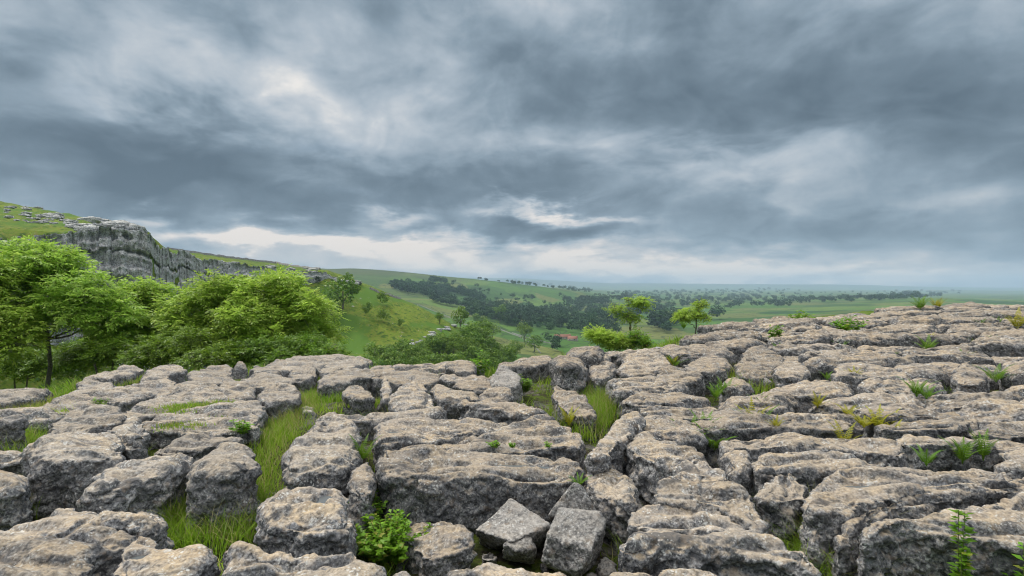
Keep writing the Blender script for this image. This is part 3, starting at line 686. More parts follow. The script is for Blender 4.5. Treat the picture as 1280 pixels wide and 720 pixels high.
for k, s in enumerate(sites):
    poly = [s + np.array(v) * 1.3 for v in ((-1, -1), (1, -1), (1, 1), (-1, 1))]
    d = allq - s; dist_ = np.hypot(d[:, 0], d[:, 1])
    yw = fromq(s)[1]
    for j in np.argsort(dist_)[:70]:
        if j == k or dist_[j] > 2.6: continue
        nrm = d[j] / dist_[j]
        frac = 0.5 if not isblk[j] else 0.80
        gap = 0.022 + 0.0014 * yw
        poly = clip(poly, nrm, s @ nrm + dist_[j] * frac - gap)
        if len(poly) < 3: break
    if len(poly) < 3: continue
    p = fromq(np.array(poly))
    # keep to the pavement
    pu = p[:, 0] / p[:, 1]; lim = np.array([edgeY(u) for u in pu])
    ex_ = 0.45 if pu.mean() < 0.02 else 0.0
    if (p[:, 1] > lim + 0.1 + ex_).mean() > 0.26 or (p[:, 1] > lim + 0.9 + ex_).any(): continue
    q_ = p - p.mean(0); ev_ = np.sqrt(np.maximum(np.linalg.eigvalsh(q_.T @ q_ / len(q_)), 0))
    if ev_[0] < 0.12 + 0.004 * p[:, 1].mean(): continue
    if area(p) < 0: p = p[::-1]
    ar = area(p)
    if ar < 0.06: continue
    u = p[:, 0].mean() / p[:, 1].mean()
    ROCKS.append(dict(poly=p, d=float(np.clip(rr.normal(0.03, 0.12 if u > 0.1 else 0.06), -0.2, 0.26)) + (0.0 if u > 0 else -0.02), hand=False, r=float((0.11 + 0.09 * rr.random()) * (1.5 if u > 0.1 else 1.1)), run=1 if rr.random() < 0.6 else 0,
                      strata=1.0 + 0.8 * rr.random()))
print('ROCKS', len(ROCKS), 'hand', len(HAND))

# raise raw prisms, round them off with voxel remesh + smoothing, evaluated all at once
tmp = []
rtl = np.random.default_rng(8)
for i, r in enumerate(ROCKS):
    p = r['poly']; cen = p.mean(0); yv = max(float(np.hypot(*cen)), 2.6)
    near_y = max(2.7, float(p[:, 1].min()))
    vox = max(0.0115, 0.0037 * near_y)
    o2 = chaikin(p, 2) if r['hand'] else chaikin(p, 1)
    o2 = resample(o2, max(0.05, vox * 1.5))
    nn = np.stack([o2[:, 0] * 1.0, o2[:, 1] * 1.0, np.full(len(o2), i * 3.7)], 1)
    w = 0.06 * fbm(nn * 1.8, 4, 0.6)
    dirv = o2 - cen; dirv /= np.linalg.norm(dirv, axis=1, keepdims=True) + 1e-6
    o2 = o2 + dirv * w[:, None]
    tx_, ty_ = rtl.normal(0, 0.035), rtl.normal(0, 0.05)
    top = S(o2[:, 0], o2[:, 1]) + r['d'] + (o2[:, 0] - cen[0]) * tx_ + (o2[:, 1] - cen[1]) * ty_
    base = float(S(cen[0], cen[1])) - r.get('b', 0.72)
    n = len(o2)
    r_ = min(r['r'] * 0.75, 0.26 * math.sqrt(abs(area(o2))))
    tg_ = np.roll(o2, -1, 0) - np.roll(o2, 1, 0); tg_ /= np.linalg.norm(tg_, axis=1, keepdims=True) + 1e-9
    inn = np.stack([-tg_[:, 1], tg_[:, 0]], 1)
    for _s in range(4): inn = (np.roll(inn, 1, 0) + inn + np.roll(inn, -1, 0)) / 3
    o3 = o2 + inn * r_ * 0.95; rz = r_ * (0.55 + 0.3 * rtl.random())
    bm = bmesh.new()
    vi = [bm.verts.new((a - cen[0], b - cen[1], float(z) - base)) for (a, b), z in zip(o3, top)]
    top = top - rz
    vt = [bm.verts.new((a - cen[0], b - cen[1], float(z) - base)) for (a, b), z in zip(o2, top)]
    # walls lean in slightly downwards or outwards
    fl = 1.0 + 0.05 * math.sin(i * 2.3)
    vb = [bm.verts.new(((a - cen[0]) * fl, (b - cen[1]) * fl, 0)) for a, b in o2]
    bm.faces.new(vi); bm.faces.new(vb[::-1])
    for k in range(n): bm.faces.new((vi[k], vt[k], vt[(k + 1) % n], vi[(k + 1) % n]))
    for k in range(n): bm.faces.new((vt[k], vb[k], vb[(k + 1) % n], vt[(k + 1) % n]))
    bmesh.ops.recalc_face_normals(bm, faces=bm.faces)
    me = bpy.data.meshes.new('limestone_block'); bm.to_mesh(me); bm.free()
    o = bpy.data.objects.new('limestone_block', me); col.objects.link(o)
    o.location = (cen[0], cen[1], base)
    m1 = o.modifiers.new('r', 'REMESH'); m1.mode = 'VOXEL'; m1.voxel_size = vox
    m2 = o.modifiers.new('s', 'SMOOTH'); m2.factor = 0.5; m2.iterations = int(np.clip((r['r'] / vox) ** 2 * 0.42, 2, 45))
    r['vox'] = vox; tmp.append((o, r))
for lab, pts, mt in LOOSE:
    P_ = np.array([(*unproj(a, b, c), c) for a, b, c in pts]); P_[:, 2] += S(P_[:, 0], P_[:, 1])
    cen = P_.mean(0); base = P_[:, 2].min()
    bm = bmesh.new()
    for v in P_: bm.verts.new((v[0] - cen[0], v[1] - cen[1], v[2] - base))
    bmesh.ops.convex_hull(bm, input=bm.verts)
    bmesh.ops.recalc_face_normals(bm, faces=bm.faces)
    me = bpy.data.meshes.new('limestone_block'); bm.to_mesh(me); bm.free()
    o = bpy.data.objects.new('limestone_block', me); col.objects.link(o); o.location = (cen[0], cen[1], base)
    vox = max(0.009, 0.0037 * cen[1])
    m1 = o.modifiers.new('r', 'REMESH'); m1.mode = 'VOXEL'; m1.voxel_size = vox
    m2 = o.modifiers.new('s', 'SMOOTH'); m2.factor = 0.5; m2.iterations = int(np.clip((0.03 / vox) ** 2, 1, 12))
    tmp.append((o, dict(label=lab, vox=vox, loose=True, m=mt, hand=True, d=0)))

# shallow pools on the tops: (px, py, half length, half width, turn, depth)
POOLS = [(330,702,.30,.075,8,.05),(402,618,.055,.13,-8,.05),(603,703,.10,.07,0,.06),(645,579,.30,.04,-2,.035),
         (612,546,.20,.045,3,.04),(1180,601,.22,.05,4,.05),(1098,600,.26,.06,-6,.05),(500,538,.14,.05,0,.04),(835,716,.16,.06,3,.07),(172,681,.06,.04,10,.05),(96,527,.12,.05,0,.04)]
PITS = [(579,577,.07,.045),(667,569,.06,.035),(668,580,.07,.035),(838,597,.075,.04),(1066,592,.08,.04),(1165,592,.10,.03),(1198,594,.11,.03),(662,535,.07,.035),(707,551,.05,.03),
        (935,543,.07,.04),(964,550,.08,.04),(1025,548,.10,.04),(540,545,.10,.03),(407,539,.06,.03)]
pool_w = []
for px, py, a, b, rot, dep in POOLS:
    x, y = unproj(px, py, 0.05); pool_w.append((x, y, a, b, R(rot), dep, True))
for px, py, a, b in PITS:
    x, y = unproj(px, py, 0.05); pool_w.append((x, y, a, b, 0.0, 0.06, False))

bpy.context.view_layer.update()
dg = bpy.context.evaluated_depsgraph_get()
res = []
for o, r in tmp:
    ev = o.evaluated_get(dg)
    res.append(bpy.data.meshes.new_from_object(ev))
pool_hits = {}
FILL = []
nv = 0
for (o, r), me in zip(tmp, res):
    o.modifiers.clear(); old = o.data; o.data = me; bpy.data.meshes.remove(old)
    me.name = 'limestone_block'
    n = len(me.vertices); nv += n
    co = np.empty(n * 3, np.float32); me.vertices.foreach_get('co', co); co = co.reshape(-1, 3)
    no = np.empty(n * 3, np.float32); me.vertex_normals.foreach_get('vector', no); no = no.reshape(-1, 3)
    L = np.array(o.location, dtype=np.float32)
    w = co + L; w2 = w + (hash(r.get('label', '')) % 97 * 0 + 0)
    vox = r['vox']; up = np.clip(no[:, 2], 0, 1); sd = 1 - np.abs(no[:, 2])
    lo = r.get('loose', False)
    k = 0.35 if lo else 1.0
    dd = 0.052 * k * fbm(w * 1.5, 2) + 0.036 * k * fbm(w * 5.0, 4, 0.6) * (0.25 + 0.75 * sd)
    # bedding ledges on the walls
    st = fbm(np.stack([w[:, 0] * 0.9, w[:, 1] * 0.9, w[:, 2] * 9.0], 1), 3, 0.6)
    dd += 0.020 * k * r.get('strata', 1.0) * sd * st * (0.4 + 0.6 * sstep(-0.2, 0.5, fbm(w * 1.3 + 9.0, 2)))
    # knobbly pitted walls
    wl = worley(w * 5.2 + 0.35 * fbm(w * 9, 2)[:, None])
    dd += (0.034 * k * (np.clip(wl, 0, 0.9) - 0.5)) * (0.15 + 1.0 * sd) * -1.0
    wl = worley(w * 13.0) if vox < 0.035 else None
    if wl is not None: dd -= 0.024 * k * (np.clip(wl, 0, 0.8) - 0.4) * (0.22 + 1.0 * sd)
    if vox < 0.02: dd -= 0.011 * k * (np.clip(worley(w * 29.0), 0, 0.8) - 0.4) * (0.15 + 1.0 * sd)
    # runnels and cracks on the tops
    a = 0.12 * math.sin(L[0] * 3.1); cx, sx_ = math.cos(a), math.sin(a)
    xr = w[:, 0] * cx + w[:, 1] * sx_; yr = -w[:, 0] * sx_ + w[:, 1] * cx
    rn = ridged(np.stack([xr * 0.8, yr * 3.4, w[:, 2] * 0], 1) + 0.12 * fbm(w * 2.4, 2)[:, None], 2, 0.55)
    if not lo:
        dd -= (0.050 if r.get('run') else 0.034) * up * np.clip(rn - 0.55, 0, 1) * 2.0
        dd += 0.020 * up * fbm(np.stack([xr * 2.2, yr * 7, w[:, 2] * 0], 1), 3, 0.6)
    ck = ridged(w * np.array([1.3, 1.0, 1.6], np.float32) + 5.2, 2, 0.5)
    dd -= 0.06 * k * np.clip(ck - 1.12, 0, 0.4) * 2.2
    if vox < 0.05: dd += 0.013 * fbm(w * 19.0, 4, 0.68) * (0.4 + 0.6 * sd)
    elif vox < 0.12: dd += 0.02 * fbm(w * 9.0, 2, 0.6)
    co = co + no * dd[:, None]
    # hollows
    if L[1] < 8:
        for pi, (x, y, ha, hb, rot, dep, wet) in enumerate(pool_w):
            if abs(x - L[0]) > 2.5 or abs(y - L[1]) > 2.0: continue
            dx = w[:, 0] - x; dy = w[:, 1] - y
            ex = (dx * math.cos(rot) + dy * math.sin(rot)) / ha; ey = (-dx * math.sin(rot) + dy * math.cos(rot)) / hb
            rad = np.sqrt(ex ** 2 + ey ** 2) + 0.22 * fbm(w * 8, 2)
            mk = (rad < 1.35) & (up > 0.55)
            if mk.sum() < 12: continue
            f_ = sstep(1.35, 0.75, rad) * sstep(0.5, 0.8, up)
            zt = co[:, 2].copy()
            rim = float(np.percentile(co[mk, 2], 42))
            if wet:
                co[:, 2] = np.where(mk, zt * (1 - f_) + np.minimum(zt, rim - dep) * f_, zt)
                if mk.sum() > pool_hits.get(pi, (0,))[0]:
                    pool_hits[pi] = (int(mk.sum()), L[2] + rim - dep + 0.016)
            else:
                co[:, 2] = np.where(mk, zt - f_ * dep * 1.2, zt)
    me.vertices.foreach_set('co', co.astype(np.float32).ravel())
    me.polygons.foreach_set('use_smooth', np.ones(len(me.polygons), bool))
    me.update()
    yv = float(L[1])
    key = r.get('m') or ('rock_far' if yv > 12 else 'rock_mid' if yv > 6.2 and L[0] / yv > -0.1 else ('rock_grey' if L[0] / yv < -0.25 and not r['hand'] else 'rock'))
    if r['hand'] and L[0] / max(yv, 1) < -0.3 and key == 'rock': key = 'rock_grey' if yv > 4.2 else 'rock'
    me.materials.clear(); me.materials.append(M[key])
    o['category'] = 'rock'
    if r['hand']:
        o['label'] = r['label']; o['group'] = 'limestone blocks of the pavement'
    else:
        o['group'] = 'limestone slabs between the larger blocks'; FILL.append(o)
print('rock verts', nv)
# water lying in the hollows
for pi, (cnt, z) in pool_hits.items():
    x, y, ha, hb, rot, dep, wet = pool_w[pi]
    th = np.linspace(0, 2 * math.pi, 41)[:-1]
    rad = 0.98 + 0.10 * np.sin(th * 3 + pi) + 0.05 * np.sin(th * 5 + 2 * pi)
    vx = ha * rad * np.cos(th); vy = hb * rad * np.sin(th)
    px_ = vx * math.cos(rot) - vy * math.sin(rot); py_ = vx * math.sin(rot) + vy * math.cos(rot)
    vs = np.concatenate([np.stack([px_, py_, px_ * 0], 1), [[0, 0, 0]]])
    fs = np.array([(i, (i + 1) % 40, 40) for i in range(40)])
    obj('water', mesh_np('water', vs, fs), M['water'], loc=(x, y, z), kind='structure')
# ------------------------------------------------------------------ grass
def blades(base, h, lean, wid, rg, nseg=3, curve=1.0):
    """base (n,3), h (n,), returns verts, quads+tris as numpy"""
    n = len(base)
    az = rg.random(n) * 2 * math.pi
    ld = np.stack([np.cos(az), np.sin(az)], 1)
    fa = rg.random(n) * math.pi
    fx = np.stack([np.cos(fa), np.sin(fa)], 1)
    rows = []
    for s in range(nseg + 1):
        f = s / nseg
        hz = h * f * (1 - 0.35 * lean * curve * f)
        off = ld * (h * lean * f ** 1.8)[:, None]
        w = wid * (1 - f) ** 0.7
        c = np.concatenate([base[:, :2] + off, (base[:, 2] + hz)[:, None]], 1)
        e = np.concatenate([fx * (w * 0.5)[:, None], np.zeros((n, 1))], 1)
        if s < nseg: rows += [c - e, c + e]
        else: rows.append(c)
    nvp = len(rows)
    V = np.stack(rows, 1).reshape(-1, 3)
    o = (np.arange(n) * nvp)[:, None]
    Q = np.concatenate([o + np.array([2 * s, 2 * s + 1, 2 * s + 3, 2 * s + 2]) for s in range(nseg - 1)], 0)
    T3 = o + np.array([2 * nseg - 2, 2 * nseg - 1, 2 * nseg])
    return V, Q, T3

def grass_patch(name, pts, gd, n, h0, h1, wid, mat, label, seed, lean=0.55, clump=0.10, zoff=0.0):
    rg = np.random.default_rng(seed)
    pl = poly_world(pts, gd)
    lo, hi = pl.min(0), pl.max(0)
    nb = max(6, int(n / 28)); cs = []
    while len(cs) < nb:
        q = lo + rg.random(2) * (hi - lo)
        if inside(pl, q[0], q[1]): cs.append(q)
    cs = np.array(cs)
    b = cs[rg.integers(0, nb, n)] + rg.normal(size=(n, 2)) * clump
    ch = 0.7 + 0.6 * rg.random(n)
    g = np.array([gz(x, max(y, 1.0)) for x, y in b])
    z = np.maximum(g, S(b[:, 0], b[:, 1]) + gd) - 0.02 + zoff
    V, Q, T3 = blades(np.column_stack([b, z]), (h0 + (h1 - h0) * rg.random(n)) * ch, lean * (0.2 + rg.random(n) * 1.1), wid * (0.6 + 0.8 * rg.random(n)), rg)
    return obj(name, mesh_np(name, V, [Q, T3]), M[mat], kind='stuff', label=label, cat='grass')

def gp(pts, gd, n, h0, h1, wid, seed, label, mat='grass', dry=0.12, **kw):
    grass_patch('grass', pts, gd, int(n * (1 - dry)), h0, h1, wid, mat, label, seed, **kw)
    if dry > 0: grass_patch('dry_grass', pts, gd, int(n * dry), h0 * 1.1, h1 * 1.35, wid * 0.7, 'drygrass', 'pale dry stalks among ' + label, seed + 500, **kw)

gp([(188,660),(212,630),(318,612),(325,640),(318,672),(262,684),(205,678)], -.42, 5000, .12, .28, .007, 1, 'tall bright grass at the foot of the squared boulder on the left', lean=.75)
gp([(318,612),(322,570),(332,535),(352,515),(400,500),(392,520),(366,548),(346,580),(336,612)], -.36, 5200, .07, .20, .009, 2, 'tall grass filling the gully left of centre', dry=.35)
gp([(-10,650),(40,618),(100,600),(112,606),(62,626),(20,655)], -.40, 1700, .10, .28, .006, 3, 'rough grass in the gap behind the cracked grey hump')
gp([(100,616),(150,612),(240,612),(240,622),(150,628)], -.40, 900, .08, .2, .006, 33, 'thin grass under the dark layered block')
gp([(-10,548),(30,545),(42,572),(36,582),(-10,580)], -.25, 2300, .14, .30, .008, 4, 'bright grass left of the big rounded boulder')
gp([(374,487),(394,478),(424,482),(428,502),(394,508)], -.24, 2600, .08, .2, .012, 5, 'turf patch in front of the broken ledge')
gp([(690,518),(720,510),(790,488),(798,503),(760,520),(732,552),(702,536)], -.30, 7500, .12, .30, .010, 6, 'lush grass in the hollow right of centre', dry=.15)
gp([(700,474),(752,478),(762,492),(720,497)], -.25, 1800, .10, .24, .014, 7, 'rough grass behind the leaning brown slab', dry=.25)
gp([(972,645),(1000,646),(1040,668),(1085,698),(1090,735),(1030,735),(1008,690)], -.40, 3800, .16, .36, .0055, 8, 'long arching grass left of the massive corner block', lean=.95, dry=.10)
gp([(110,474),(140,467),(190,468),(172,478),(112,485)], -.05, 2600, .04, .10, .014, 9, 'turf strip below the trees', dry=.3)
gp([(0,516),(30,505),(68,500),(104,510),(60,523),(0,527)], -.12, 2600, .05, .13, .012, 10, 'yellowish turf between the left ledges', dry=.4)
gp([(205,508),(240,502),(292,500),(285,506),(215,514)], .0, 1500, .02, .05, .012, 11, 'low moss strip on the left pavement', dry=.2)
gp([(205,530),(255,524),(262,528),(220,533)], .0, 500, .02, .05, .012, 12, 'mossy hollow in the wide buff slab', dry=.2)
gp([(748,650),(764,636),(776,640),(766,668)], -.55, 260, .08, .2, .006, 13, 'small grass tuft in the dark crack beside the tilted block', dry=.1)
gp([(1075,592),(1110,582),(1150,578),(1100,590)], -.30, 700, .08, .22, .007, 14, 'grass in the crack behind the huge right slab', dry=.15)
gp([(1000,595),(1075,588),(1085,575),(1010,580)], -.28, 700, .08, .2, .007, 15, 'grass beside the flat topped grey block', dry=.15)
gp([(590,515),(565,505),(545,510),(560,518),(600,522)], -.35, 900, .1, .22, .009, 16, 'grass behind the long pale slab', dry=.2)
gp([(925,500),(932,470),(926,462),(920,480)], -.2, 600, .12, .3, .014, 17, 'grass tuft at the foot of the hump boulder', dry=.2)
gp([(935,480),(968,478),(980,490),(944,494)], -.2, 500, .1, .22, .014, 18, 'grass under the triangular grey stone', dry=.2)
gp([(430,505),(468,498),(470,503),(435,511)], -.1, 700, .04, .1, .012, 19, 'thin turf before the twin boulders', dry=.3)
# sparse tufts down in the cracks everywhere on the pavement
rg = np.random.default_rng(77)
cl = []
while len(cl) < 520:
    y = 3.0 + 22 * rg.random() ** 1.3; x = (rg.random() * 2.2 - 1.1) * y
    if y < edgeY(x / y) + 1.5 and not (y < 4.7 and -0.2 < x / y < 0.2): cl.append((x, y))
cl = np.array(cl)
n = 15000
ii = rg.integers(0, len(cl), n)
b = cl[ii] + rg.normal(size=(n, 2)) * (0.07 + 0.006 * cl[ii, 1])[:, None]
z = np.array([gz(x, max(y, 1.5)) for x, y in b]) - 0.02
V, Q, T3 = blades(np.column_stack([b, z]), 0.08 + 0.24 * rg.random(n), 0.3 + 0.6 * rg.random(n), 0.006 + 0.0006 * b[:, 1], rg)
obj('grass', mesh_np('grass', V, [Q, T3]), M['grass'], kind='stuff', label='sparse grass tufts rooted in the cracks of the pavement', cat='grass')
# long grass on the slope just past the pavement edge
n = 26000
u = rg.random(n) * 2.2 - 1.15; yb = edgeY(u) + 0.3 + 9 * rg.random(n) ** 1.6
keep = u < 0.35
u, yb = u[keep], yb[keep]; n = len(u)
b = np.column_stack([u * yb, yb]); z = np.array([gz(x, y) for x, y in b]) - 0.03
V, Q, T3 = blades(np.column_stack([b, z]), 0.14 + 0.26 * rg.random(n), 0.3 + 0.5 * rg.random(n), 0.015 + 0.001 * yb, rg)
obj('grass', mesh_np('grass', V, [Q, T3]), M['grass'], kind='stuff', label='long grass on the slope falling away behind the pavement edge', cat='grass')

# ------------------------------------------------------------------ ferns and herbs
def leaf_quads(c, d, s, nrm, ln, wd):
    """diamond leaves: centres c, direction d, side s -> verts, quads"""
    n = len(c)
    v = np.stack([c, c + d * (ln * 0.45)[:, None] + s * (wd * 0.5)[:, None] + nrm * (ln * 0.06)[:, None], c + d * ln[:, None] - nrm * (ln * 0.12)[:, None],
                  c + d * (ln * 0.45)[:, None] - s * (wd * 0.5)[:, None] + nrm * (ln * 0.06)[:, None]], 1).reshape(-1, 3)
    f = (np.arange(n) * 4)[:, None] + np.array([0, 1, 2, 3])
    return v, f

def unit(v): return v / (np.linalg.norm(v, axis=-1, keepdims=True) + 1e-9)

def frond_mesh(L, az, el, rg, n=18, wfac=0.19):
    """one fern frond: rachis strip and paired leaflets"""
    t_ = np.linspace(0, 1, n)
    el_t = el - t_ ** 1.5 * 0.9
    dirs = np.stack([np.cos(az) * np.cos(el_t), np.sin(az) * np.cos(el_t), np.sin(el_t)], 1)
    p = np.concatenate([[[0, 0, 0]], np.cumsum(dirs[:-1] * L / (n - 1), 0)])
    side = np.array([-math.sin(az), math.cos(az), 0.0])
    nrm = unit(np.cross(dirs, np.broadcast_to(side, dirs.shape)))
    w = wfac * L * np.clip(np.minimum(t_ / 0.22, 1) * (1.02 - t_) ** 0.85 * 1.15, 0.05, 1)
    m_ = t_ > 0.12
    c = np.concatenate([p[m_], p[m_]]); dd = np.concatenate([unit(side * 0.93 + dirs[m_] * 0.45), unit(-side * 0.93 + dirs[m_] * 0.45)])
    nn = np.concatenate([nrm[m_], nrm[m_]]); ss = unit(np.cross(nn, dd)); ln = np.concatenate([w[m_], w[m_]])
    v, f = leaf_quads(c, dd, ss, nn, ln, np.full(len(c), L / n * 0.72))
    e = side * 0.004
    rv = np.stack([p - e, p + e], 1).reshape(-1, 3)
    k = np.arange(n - 1)[:, None] * 2
    rf = k + np.array([0, 1, 3, 2]) + len(v)
    return mesh_np('frond', np.concatenate([v, rv]), np.concatenate([f, rf]))

LASTFERN = [None]
def fern(px, py, gd, L, nf, label, mat='fern', seed=0, el=1.15, spread=(0, 6.28), group='ferns in the pavement cracks', zo=0.0):
    rg = np.random.default_rng(900 + seed)
    x, y = unproj(px, py, gd)
    L = L * (0.88 if y > 6 else 0.9)
    nf = int(nf * 1.5)
    root = LASTFERN[0] = obj('fern', None, loc=(x, y, float(S(x, y)) + gd + zo), label=label, cat='fern', group=group)
    for k in range(nf):
        az = spread[0] + (spread[1] - spread[0]) * (k + rg.random() * 0.6) / nf
        obj('frond', frond_mesh(L * (0.75 + 0.4 * rg.random()), az, el + rg.normal() * 0.12, rg), M[mat], root)
fern(452, 580, -.10, .34, 5, 'bright green fern upright in the narrow crack left of the largest block', seed=1, el=1.3)
fern(441, 578, -.12, .16, 4, 'tiny fern at the foot of the bright crack fern', seed=2)
fern(1158, 583, -.10, .24, 5, 'smallest and leftmost of three upright ferns above the huge right slab', seed=3, el=1.25)
fern(1203, 580, -.12, .36, 6, 'broad olive green fern in the middle of the three upright ferns', seed=4, el=1.3)
fern(1229, 576, -.08, .36, 4, 'slim tall fern on the right of the three upright ferns', seed=5, el=1.4)
fern(1080, 535, -.10, .34, 7, 'large yellow fern sprawling behind the flat ledges', 'fern_yellow', 6, 0.95)
fern(1098, 537, -.10, .36, 6, 'upright yellow fern right of the sprawling yellow fern', 'fern_yellow', 7, 1.2)
fern(1118, 545, -.10, .26, 4, 'small yellow fern at the end of the straight buff ledge', 'fern_yellow', 8, 1.2)
fern(1060, 520, -.08, .30, 5, 'yellow fern left of the sprawling yellow fern', 'fern_yellow', 9, 1.0)
fern(1022, 510, -.08, .28, 6, 'olive yellow fern tuft above the very long straight ledge', 'fern_yellow', 10)
fern(970, 537, -.05, .22, 6, 'yellow fern tuft low against the long straight slab', 'fern_yellow', 11)
fern(866, 560, -.25, .48, 8, 'tall green fern clump in the gap above the layered boulder', 'fern', 12, 1.1)
fern(892, 565, -.25, .46, 8, 'second green fern right of the tall fern clump above the layered boulder', 'fern', 13, 1.0)
fern(880, 548, -.2, .42, 7, 'green fern behind the tall fern clump', 'fern', 14, 1.2)
fern(906, 498, -.1, .42, 8, 'pale green fern beside the lone rounded stone', 'fern', 15, 1.15)
fern(895, 500, -.1, .34, 6, 'small pale fern left of the fern beside the lone stone', 'fern', 16)
fern(950, 508, -.1, .28, 6, 'dark green fern in the crack above the very long straight ledge', 'fern', 17)
fern(1146, 497, -.08, .44, 7, 'green fern in the crack above the low straight ledge', 'fern', 18, 1.15)
fern(1158, 499, -.08, .36, 6, 'green fern leaning right behind the straight ledge', 'fern', 19, 1.0)
fern(1068, 475, -.05, .34, 6, 'small yellow green fern on the broad buff ledge', 'fern_yellow', 20)
fern(1245, 478, -.15, .5, 7, 'leafy green fern right of the smooth round boulder', 'fern', 21, 1.0)
fern(1160, 440, -.1, .6, 7, 'dark green fern in the far right terraces', 'fern', 22)
fern(1150, 388, .0, .9, 8, 'bushy fern on the skyline of the right pavement', 'fern', 23)
fern(1172, 387, .0, .8, 7, 'yellowish fern on the skyline right of the bushy fern', 'fern_yellow', 24)
fern(1272, 412, .0, .9, 7, 'yellowish fern tuft near the right edge of the view far up the pavement', 'fern_yellow', 25)
fern(724, 608, -.02, .16, 8, 'small bright herb fern beside the right end of the largest block', 'fern', 26, .9)

rf = np.random.default_rng(61)
for k in range(34):
    u_ = 0.10 + 0.85 * rf.random(); y_ = 5.0 + 13 * rf.random() ** 1.2
    s_ = float(S(u_ * y_, y_)); kk = (CAMZ - s_) / y_
    bx = [r['poly'] for r in ROCKS if inside(r['poly'], u_ * y_, y_)]
    if bx:      # move out to the nearest crack
        pl_ = bx[0]; c0 = pl_.mean(0); v_ = np.array([u_ * y_, y_]) - c0; e_ = resample(pl_, 0.08); q_ = e_[np.argmin(np.linalg.norm(e_ - np.array([u_ * y_, y_]), axis=1))]
        q_ = c0 + (q_ - c0) * 1.04; u_, y_ = q_[0] / q_[1], q_[1]; s_ = float(S(u_ * y_, y_)); kk = (CAMZ - s_) / y_
    fern(640 + F * u_, 360 + F * kk, -.20, .26 + .22 * rf.random(), 5, 'fern', 'fern' if rf.random() < .72 else 'fern_yellow', 60 + k, 1.0 + .25 * rf.random())
    FILL.append(col.objects['fern'] if k < 0 else LASTFERN[0])
def herb(px, py, gd, hgt, rad, n, leaf, label, mat='herb', seed=0, name='leafy_herb', cat='plant', stems=14, tall=False, zo=0.0, grp=None):
    rg = np.random.default_rng(1200 + seed)
    x, y = unproj(px, py, gd)
    root = obj(name, None, loc=(x, y, float(S(x, y)) + gd + zo), label=label, cat=cat, group=grp)
    sv, sf = [np.array([-0.0025, 0, 0.0]), np.array([0.0025, 0, 0.0])], []
    C, D, N_ = [], [], []
    for k in range(stems):
        az = rg.random() * 6.283; rr_ = rad * math.sqrt(rg.random())
        tip = np.array([rr_ * math.cos(az), rr_ * math.sin(az), hgt * (0.6 + 0.5 * rg.random()) * (1 - 0.35 * (rr_ / rad) ** 2)])
        b0 = np.array([tip[0] * 0.45, tip[1] * 0.45, 0])
        m_ = max(2, n // stems)
        w_ = np.array([0.0025, 0.0, 0]); i0 = len(sv); prev = (0, 1)
        for q_ in range(1, 8):
            f1 = q_ / 7; b_ = b0 + (tip - b0) * np.array([f1 ** 1.6, f1 ** 1.6, f1])
            sv += [b_ - w_, b_ + w_]; cur = (len(sv) - 2, len(sv) - 1)
            sf.append([prev[0], prev[1], cur[1], cur[0]]); prev = cur
        for q_ in range(m_):
            f = 0.15 + 0.85 * (q_ + rg.random()) / m_
            C.append(b0 + (tip - b0) * np.array([f ** 1.6, f ** 1.6, f])); a2 = rg.random() * 6.283
            D.append([math.cos(a2), math.sin(a2), 0.25 + 0.5 * (rg.random() - 0.4)])
    C = np.array(C); D = unit(np.array(D)); up = np.array([0, 0, 1.0]) + rg.normal(size=C.shape) * 0.3
    Sd = unit(np.cross(up, D)); Nn = np.cross(D, Sd)
    ln = leaf * (0.6 + 0.7 * rg.random(len(C)))
    v, f = leaf_quads(C, D, Sd, Nn, ln, ln * 0.62)
    obj('foliage', mesh_np('foliage', v, f), M[mat], root)
    obj('stem', mesh_np('stem', np.array(sv), np.array(sf)), M['stem'], root)
herb(487, 696, -.45, .30, .33, 3000, .046, 'bushy bright green leafy herb between blocks at the bottom centre left', seed=1, stems=80)
herb(460, 657, -.42, .34, .16, 800, .045, 'smaller leafy herb rising behind the bushy herb against the largest block', seed=2, stems=24)
herb(345, 676, -.40, .16, .10, 160, .035, 'low clover like plant at the foot of the block with the blue pool', seed=3, stems=10)
herb(248, 724, -.25, .12, .05, 70, .03, 'tiny green sprout in the crack right of the notched boulder', seed=4, stems=6)
herb(1199, 793, -.50, .80, .08, 260, .05, 'tall thin nettle in front of the massive corner block', seed=5, name='nettle', stems=4)
herb(1290, 793, -.5, .62, .12, 200, .05, 'leafy sprig at the right edge by the massive corner block', seed=6, stems=6)
herb(618, 560, .02, .07, .07, 120, .03, 'small green tuft of herb on the pitted pale slab', seed=7, stems=9)
herb(640, 560, .02, .06, .04, 70, .028, 'smaller herb tuft right of the first on the pitted pale slab', seed=8, stems=6)
herb(684, 560, .02, .06, .04, 70, .026, 'tiny herb at the right end of the pitted pale slab', seed=9, stems=6)
herb(124, 518, -.02, .22, .10, 220, .05, 'dark bushy herb in the crack behind the overhanging slab', seed=10, mat='hedge_leaf', stems=14)
herb(300, 545, -.1, .2, .12, 240, .05, 'bright herb beside the small square stone', seed=11, stems=14)
herb(655, 492, -.2, .34, .18, 320, .07, 'bushy dark herb by the leaning brown slab', seed=12, mat='hedge_leaf', stems=18)
herb(745, 478, -.25, .4, .25, 420, .08, 'green herb between the round edge boulders and the ledge', seed=13, stems=20)
herb(600, 470, -.2, .5, .2, 260, .08, 'tall weeds on the edge left of the grey wedge block', seed=14, stems=14)
herb(968, 428, -.15, .6, .2, 300, .10, 'dark shrubby plant in the far right ledges', seed=15, mat='hedge_leaf', stems=14)
herb(1060, 415, -.1, .5, .6, 420, .12, 'yellow green herb patch between the far right ledges', seed=16, stems=26)
